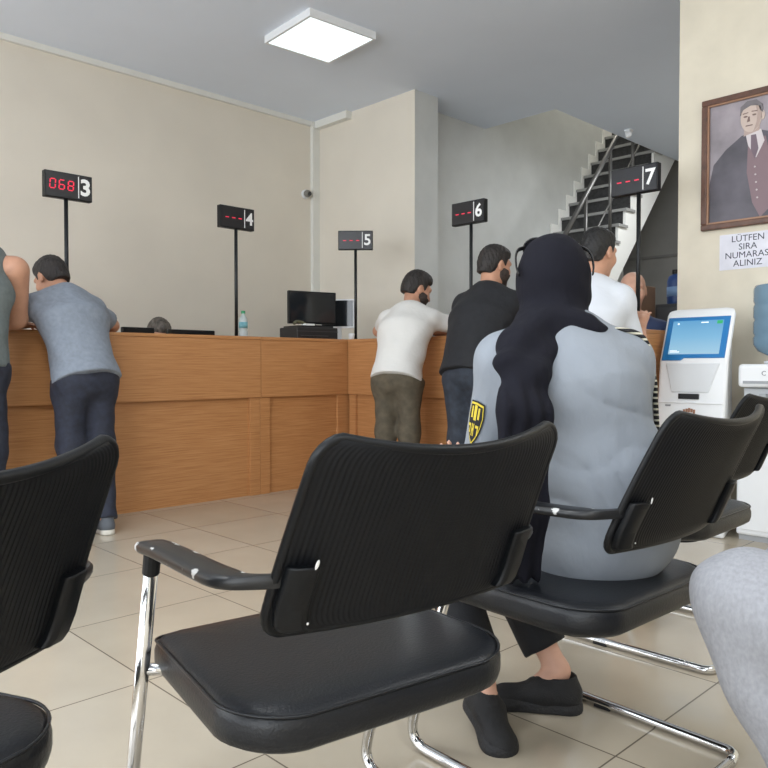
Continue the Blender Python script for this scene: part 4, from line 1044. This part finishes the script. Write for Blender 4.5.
# arm patch on the left sleeve, shoulder cord on the right
def on_arm(a, f, ang, off):
    s0, e0 = Jw['sh'+a], Jw['el'+a]; ax = unit(e0-s0); c = s0+(e0-s0)*f
    back = unit(vv(0, -1, 0)-ax*np.dot(vv(0, -1, 0), ax)); out = np.cross(ax, back) if a == 'L' else np.cross(back, ax)
    r = .066+(.058-.066)*f+off
    return Vector(c+(back*math.cos(ang)+out*math.sin(ang))*r)
def patch(name, outline, off, mat, parent, th=.0012, sub=6):
    bm = BM()
    for pl in outline:
        lo = [bm.verts.new(on_arm('L', f, a, off)) for a, f in pl]; hi = [bm.verts.new(on_arm('L', f, a, off+th)) for a, f in pl]
        n = len(pl); bm.faces.new(lo); bm.faces.new(hi[::-1])
        for i in range(n): bm.faces.new((lo[i], lo[(i+1) % n], hi[(i+1) % n], hi[i]))
    return mk(name, bm, mat, parent)
YEL = M('patch_yellow', (214, 190, 60), .7); PBLK = M('patch_black', (26, 26, 28), .8)
def shield(sc):
    P = [(-.55, .0), (.0, -.03), (.55, .0), (.62, .3), (.5, .62), (.25, .85), (0, 1.0), (-.25, .85), (-.5, .62), (-.62, .3)]
    return P
A0, F0, AW, FH = .86, .56, .60, .42
def sh_pts(k): return [(A0+x*AW*k, F0+(z-.45)*FH*k) for x, z in shield(1)]
def strip(x0, x1, z0, z1, n=4): return [(A0+(x0+(x1-x0)*i/n)*AW, F0+(z0-.45)*FH) for i in range(n+1)]+[(A0+(x1+(x0-x1)*i/n)*AW, F0+(z1-.45)*FH) for i in range(n+1)]
# built from narrow upright bands so that the patch follows the round sleeve
def bands(k, off, name, mat, parent):
    def edge(x):
        x = abs(x)/k; top = -.03*(1-x/.55) if x < .55 else (x-.55)/.07*.3
        pts = [(0, 1.0), (.25, .85), (.5, .62), (.62, .3)]; bot = np.interp(x, [p[0] for p in pts], [p[1] for p in pts]); return .45+(top-.45)*k, .45+(bot-.45)*k
    pl = []; N = 14; w = .62*k
    for i in range(N):
        x0, x1 = -w+2*w*i/N, -w+2*w*(i+1)/N; (a0, b0), (a1, b1) = edge(x0), edge(x1)
        pl.append([(A0+x0*AW, F0+(a0-.45)*FH), (A0+x1*AW, F0+(a1-.45)*FH), (A0+x1*AW, F0+(b1-.45)*FH), (A0+x0*AW, F0+(b0-.45)*FH)])
    bm = BM()
    for q in pl:
        lo = [bm.verts.new(on_arm('L', f, a, off)) for a, f in q]; hi = [bm.verts.new(on_arm('L', f, a, off+.0014)) for a, f in q]
        bm.faces.new(lo); bm.faces.new(hi[::-1])
        for i in range(4): bm.faces.new((lo[i], lo[(i+1) % 4], hi[(i+1) % 4], hi[i]))
    bmesh.ops.remove_doubles(bm, verts=bm.verts[:], dist=.00001)
    return mk(name, bm, mat, parent)
pb = bands(1.0, .004, 'arm_patch', PBLK, wo)
bands(.93, .0048, 'patch_border', YEL, pb); bands(.84, .0056, 'patch_field', PBLK, pb)
patch('patch_emblem', [strip(-.32, -.20, .10, .36), strip(-.10, .10, .06, .40), strip(.20, .32, .10, .36), strip(-.38, -.16, .50, .56), strip(-.38, -.30, .50, .72), strip(-.06, .0, .48, .76), strip(.06, .12, .48, .76), strip(-.02, .10, .58, .64), strip(.22, .40, .50, .56), strip(.22, .28, .50, .70)], .0064, YEL, pb)
cm = bpy.data.materials.new('striped_cord'); cm.use_nodes = True; nt = cm.node_tree; b = nt.nodes['Principled BSDF']
tc = nt.nodes.new('ShaderNodeTexCoord'); ck = nt.nodes.new('ShaderNodeTexWave'); ck.inputs['Scale'].default_value = 22; ck.bands_direction = 'Z'
nt.links.new(tc.outputs['Object'], ck.inputs['Vector']); rp = nt.nodes.new('ShaderNodeValToRGB'); rp.color_ramp.interpolation = 'CONSTANT'
rp.color_ramp.elements[0].color = rgb((30, 30, 32)); rp.color_ramp.elements[1].color = rgb((205, 200, 180)); rp.color_ramp.elements[1].position = .72
nt.links.new(ck.outputs['Fac'], rp.inputs['Fac']); nt.links.new(rp.outputs['Color'], b.inputs['Base Color']); b.inputs['Roughness'].default_value = .8
pts = [Vector(Jw['neck']+vv(.085, .0, -.025)), Vector(Jw['shR']+vv(-.04, -.035, .074)), Vector(Jw['shR']+vv(.035, -.045, .056))]+[on_arm('R', f, a, .007) for f, a in ((.16, .95), (.35, 1.0), (.6, 1.08), (.85, 1.12), (1.0, 1.15))]
bm = BM(); tube(bm, catmull(pts, 6), .0065, 8); mk('shoulder_cord', bm, cm, wo, smooth=True)
# sunglasses pushed up on the scarf
sg = thing('sunglasses', 'dark sunglasses pushed up on top of the black headscarf', 'sunglasses', wo.matrix_basis @ Vector(hc), AZ(0))
def gg(x, y, z): return Vector(RmW @ vv(x, y, z))
FR = M('sunglass_frame', (18, 18, 20), .25); LN = M('sunglass_lens', (26, 28, 34), .06, coat=.5)
for s in (-1, 1):
    ctr = vv(s*.037, .066, .130); 
    ol = [gg(ctr[0]+.034*math.cos(2*PI*k/24)*(1 if abs(math.cos(2*PI*k/24)) < .9 else .97), ctr[1]-.016*math.sin(2*PI*k/24), ctr[2]+.024*math.sin(2*PI*k/24)) for k in range(24)]
    bm = BM(); tube(bm, ol+[ol[0]], .0028, 8, caps=False); rim = mk('rim', bm, FR, sg, smooth=True)
    bm = BM(); nn = gg(0, .024, .016).normalized()*.0012
    A_ = [bm.verts.new(p+nn) for p in ol]; B_ = [bm.verts.new(p-nn) for p in ol]; bm.faces.new(A_); bm.faces.new(B_[::-1])
    for k in range(24): bm.faces.new((A_[k], B_[k], B_[(k+1) % 24], A_[(k+1) % 24]))
    mk('lens', bm, LN, rim)
    bm = BM(); tube(bm, catmull([gg(s*.072, .064, .132), gg(s*.086, .03, .112), gg(s*.0935, -.02, .075), gg(s*.0935, -.06, .03), gg(s*.088, -.085, .0)], 5), .0035, 8, flat=(.7, 1.6)); mk('temple', bm, FR, sg, smooth=True)
bm = BM(); tube(bm, [gg(-.006, .068, .134), gg(.006, .068, .134)], .003, 8); mk('bridge', bm, FR, sg, smooth=True)

# ================================================================== LIGHT AND CAMERA
wl = bpy.data.worlds.new('world'); SC.world = wl; wl.use_nodes = True
bg = wl.node_tree.nodes['Background']; bg.inputs['Color'].default_value = (.90, .95, 1.0, 1); bg.inputs['Strength'].default_value = 6.3
def area(name, loc, rot, sx, sy, e, col, portal=False):
    l = bpy.data.lights.new(name, 'AREA'); l.shape = 'RECTANGLE'; l.size = sx; l.size_y = sy; l.energy = e; l.color = col
    o = bpy.data.objects.new(name, l); COL.objects.link(o); o.location = loc; o.rotation_euler = rot
    if portal: l.cycles.is_portal = True
    return o
# unseen fill lamps added over the hall and the passage behind the counter
for n_, p_ in enumerate(((.2, 2.0), (.2, -1.0), (3.2, -.8), (7.2, 3.1))):
    area('fill_lamp', (p_[0], p_[1], CEIL-.03), (0, 0, 0), .6, .6, 38, (.95, .98, 1))
for i in range(3):
    y0, y1 = ys[2*i], ys[2*i+1]
    area('window_portal', (-3.16, (y0+y1)/2, 1.75), (0, R(-90), 0), 2.8, y1-y0, 1, (1, 1, 1), True)
area('stairwell_lamp', (8.3, 4.5, 5.6), (0, 0, 0), 1.0, .4, 25, (1, .95, .85))
cam = bpy.data.cameras.new('camera'); co = bpy.data.objects.new('camera', cam); COL.objects.link(co)
cam.sensor_fit = 'HORIZONTAL'; cam.sensor_width = 36; cam.lens = 36*756/768; cam.clip_start = .02
co.location = (0, 0, CAMZ)
co.rotation_euler = (PI/2-math.atan2(19, 756), 0, R(-(90-AZX)))
SC.camera = co
SC.view_settings.view_transform = 'Standard'; SC.view_settings.look = 'None'; SC.view_settings.gamma = 1; SC.view_settings.use_curve_mapping = False
SC.view_settings.exposure = 0.0
SC.cycles.use_denoising = True
SC.cycles.max_bounces = 8; SC.cycles.diffuse_bounces = 5; SC.cycles.glossy_bounces = 4; SC.cycles.transparent_max_bounces = 8
SC.cycles.sample_clamp_indirect = 6
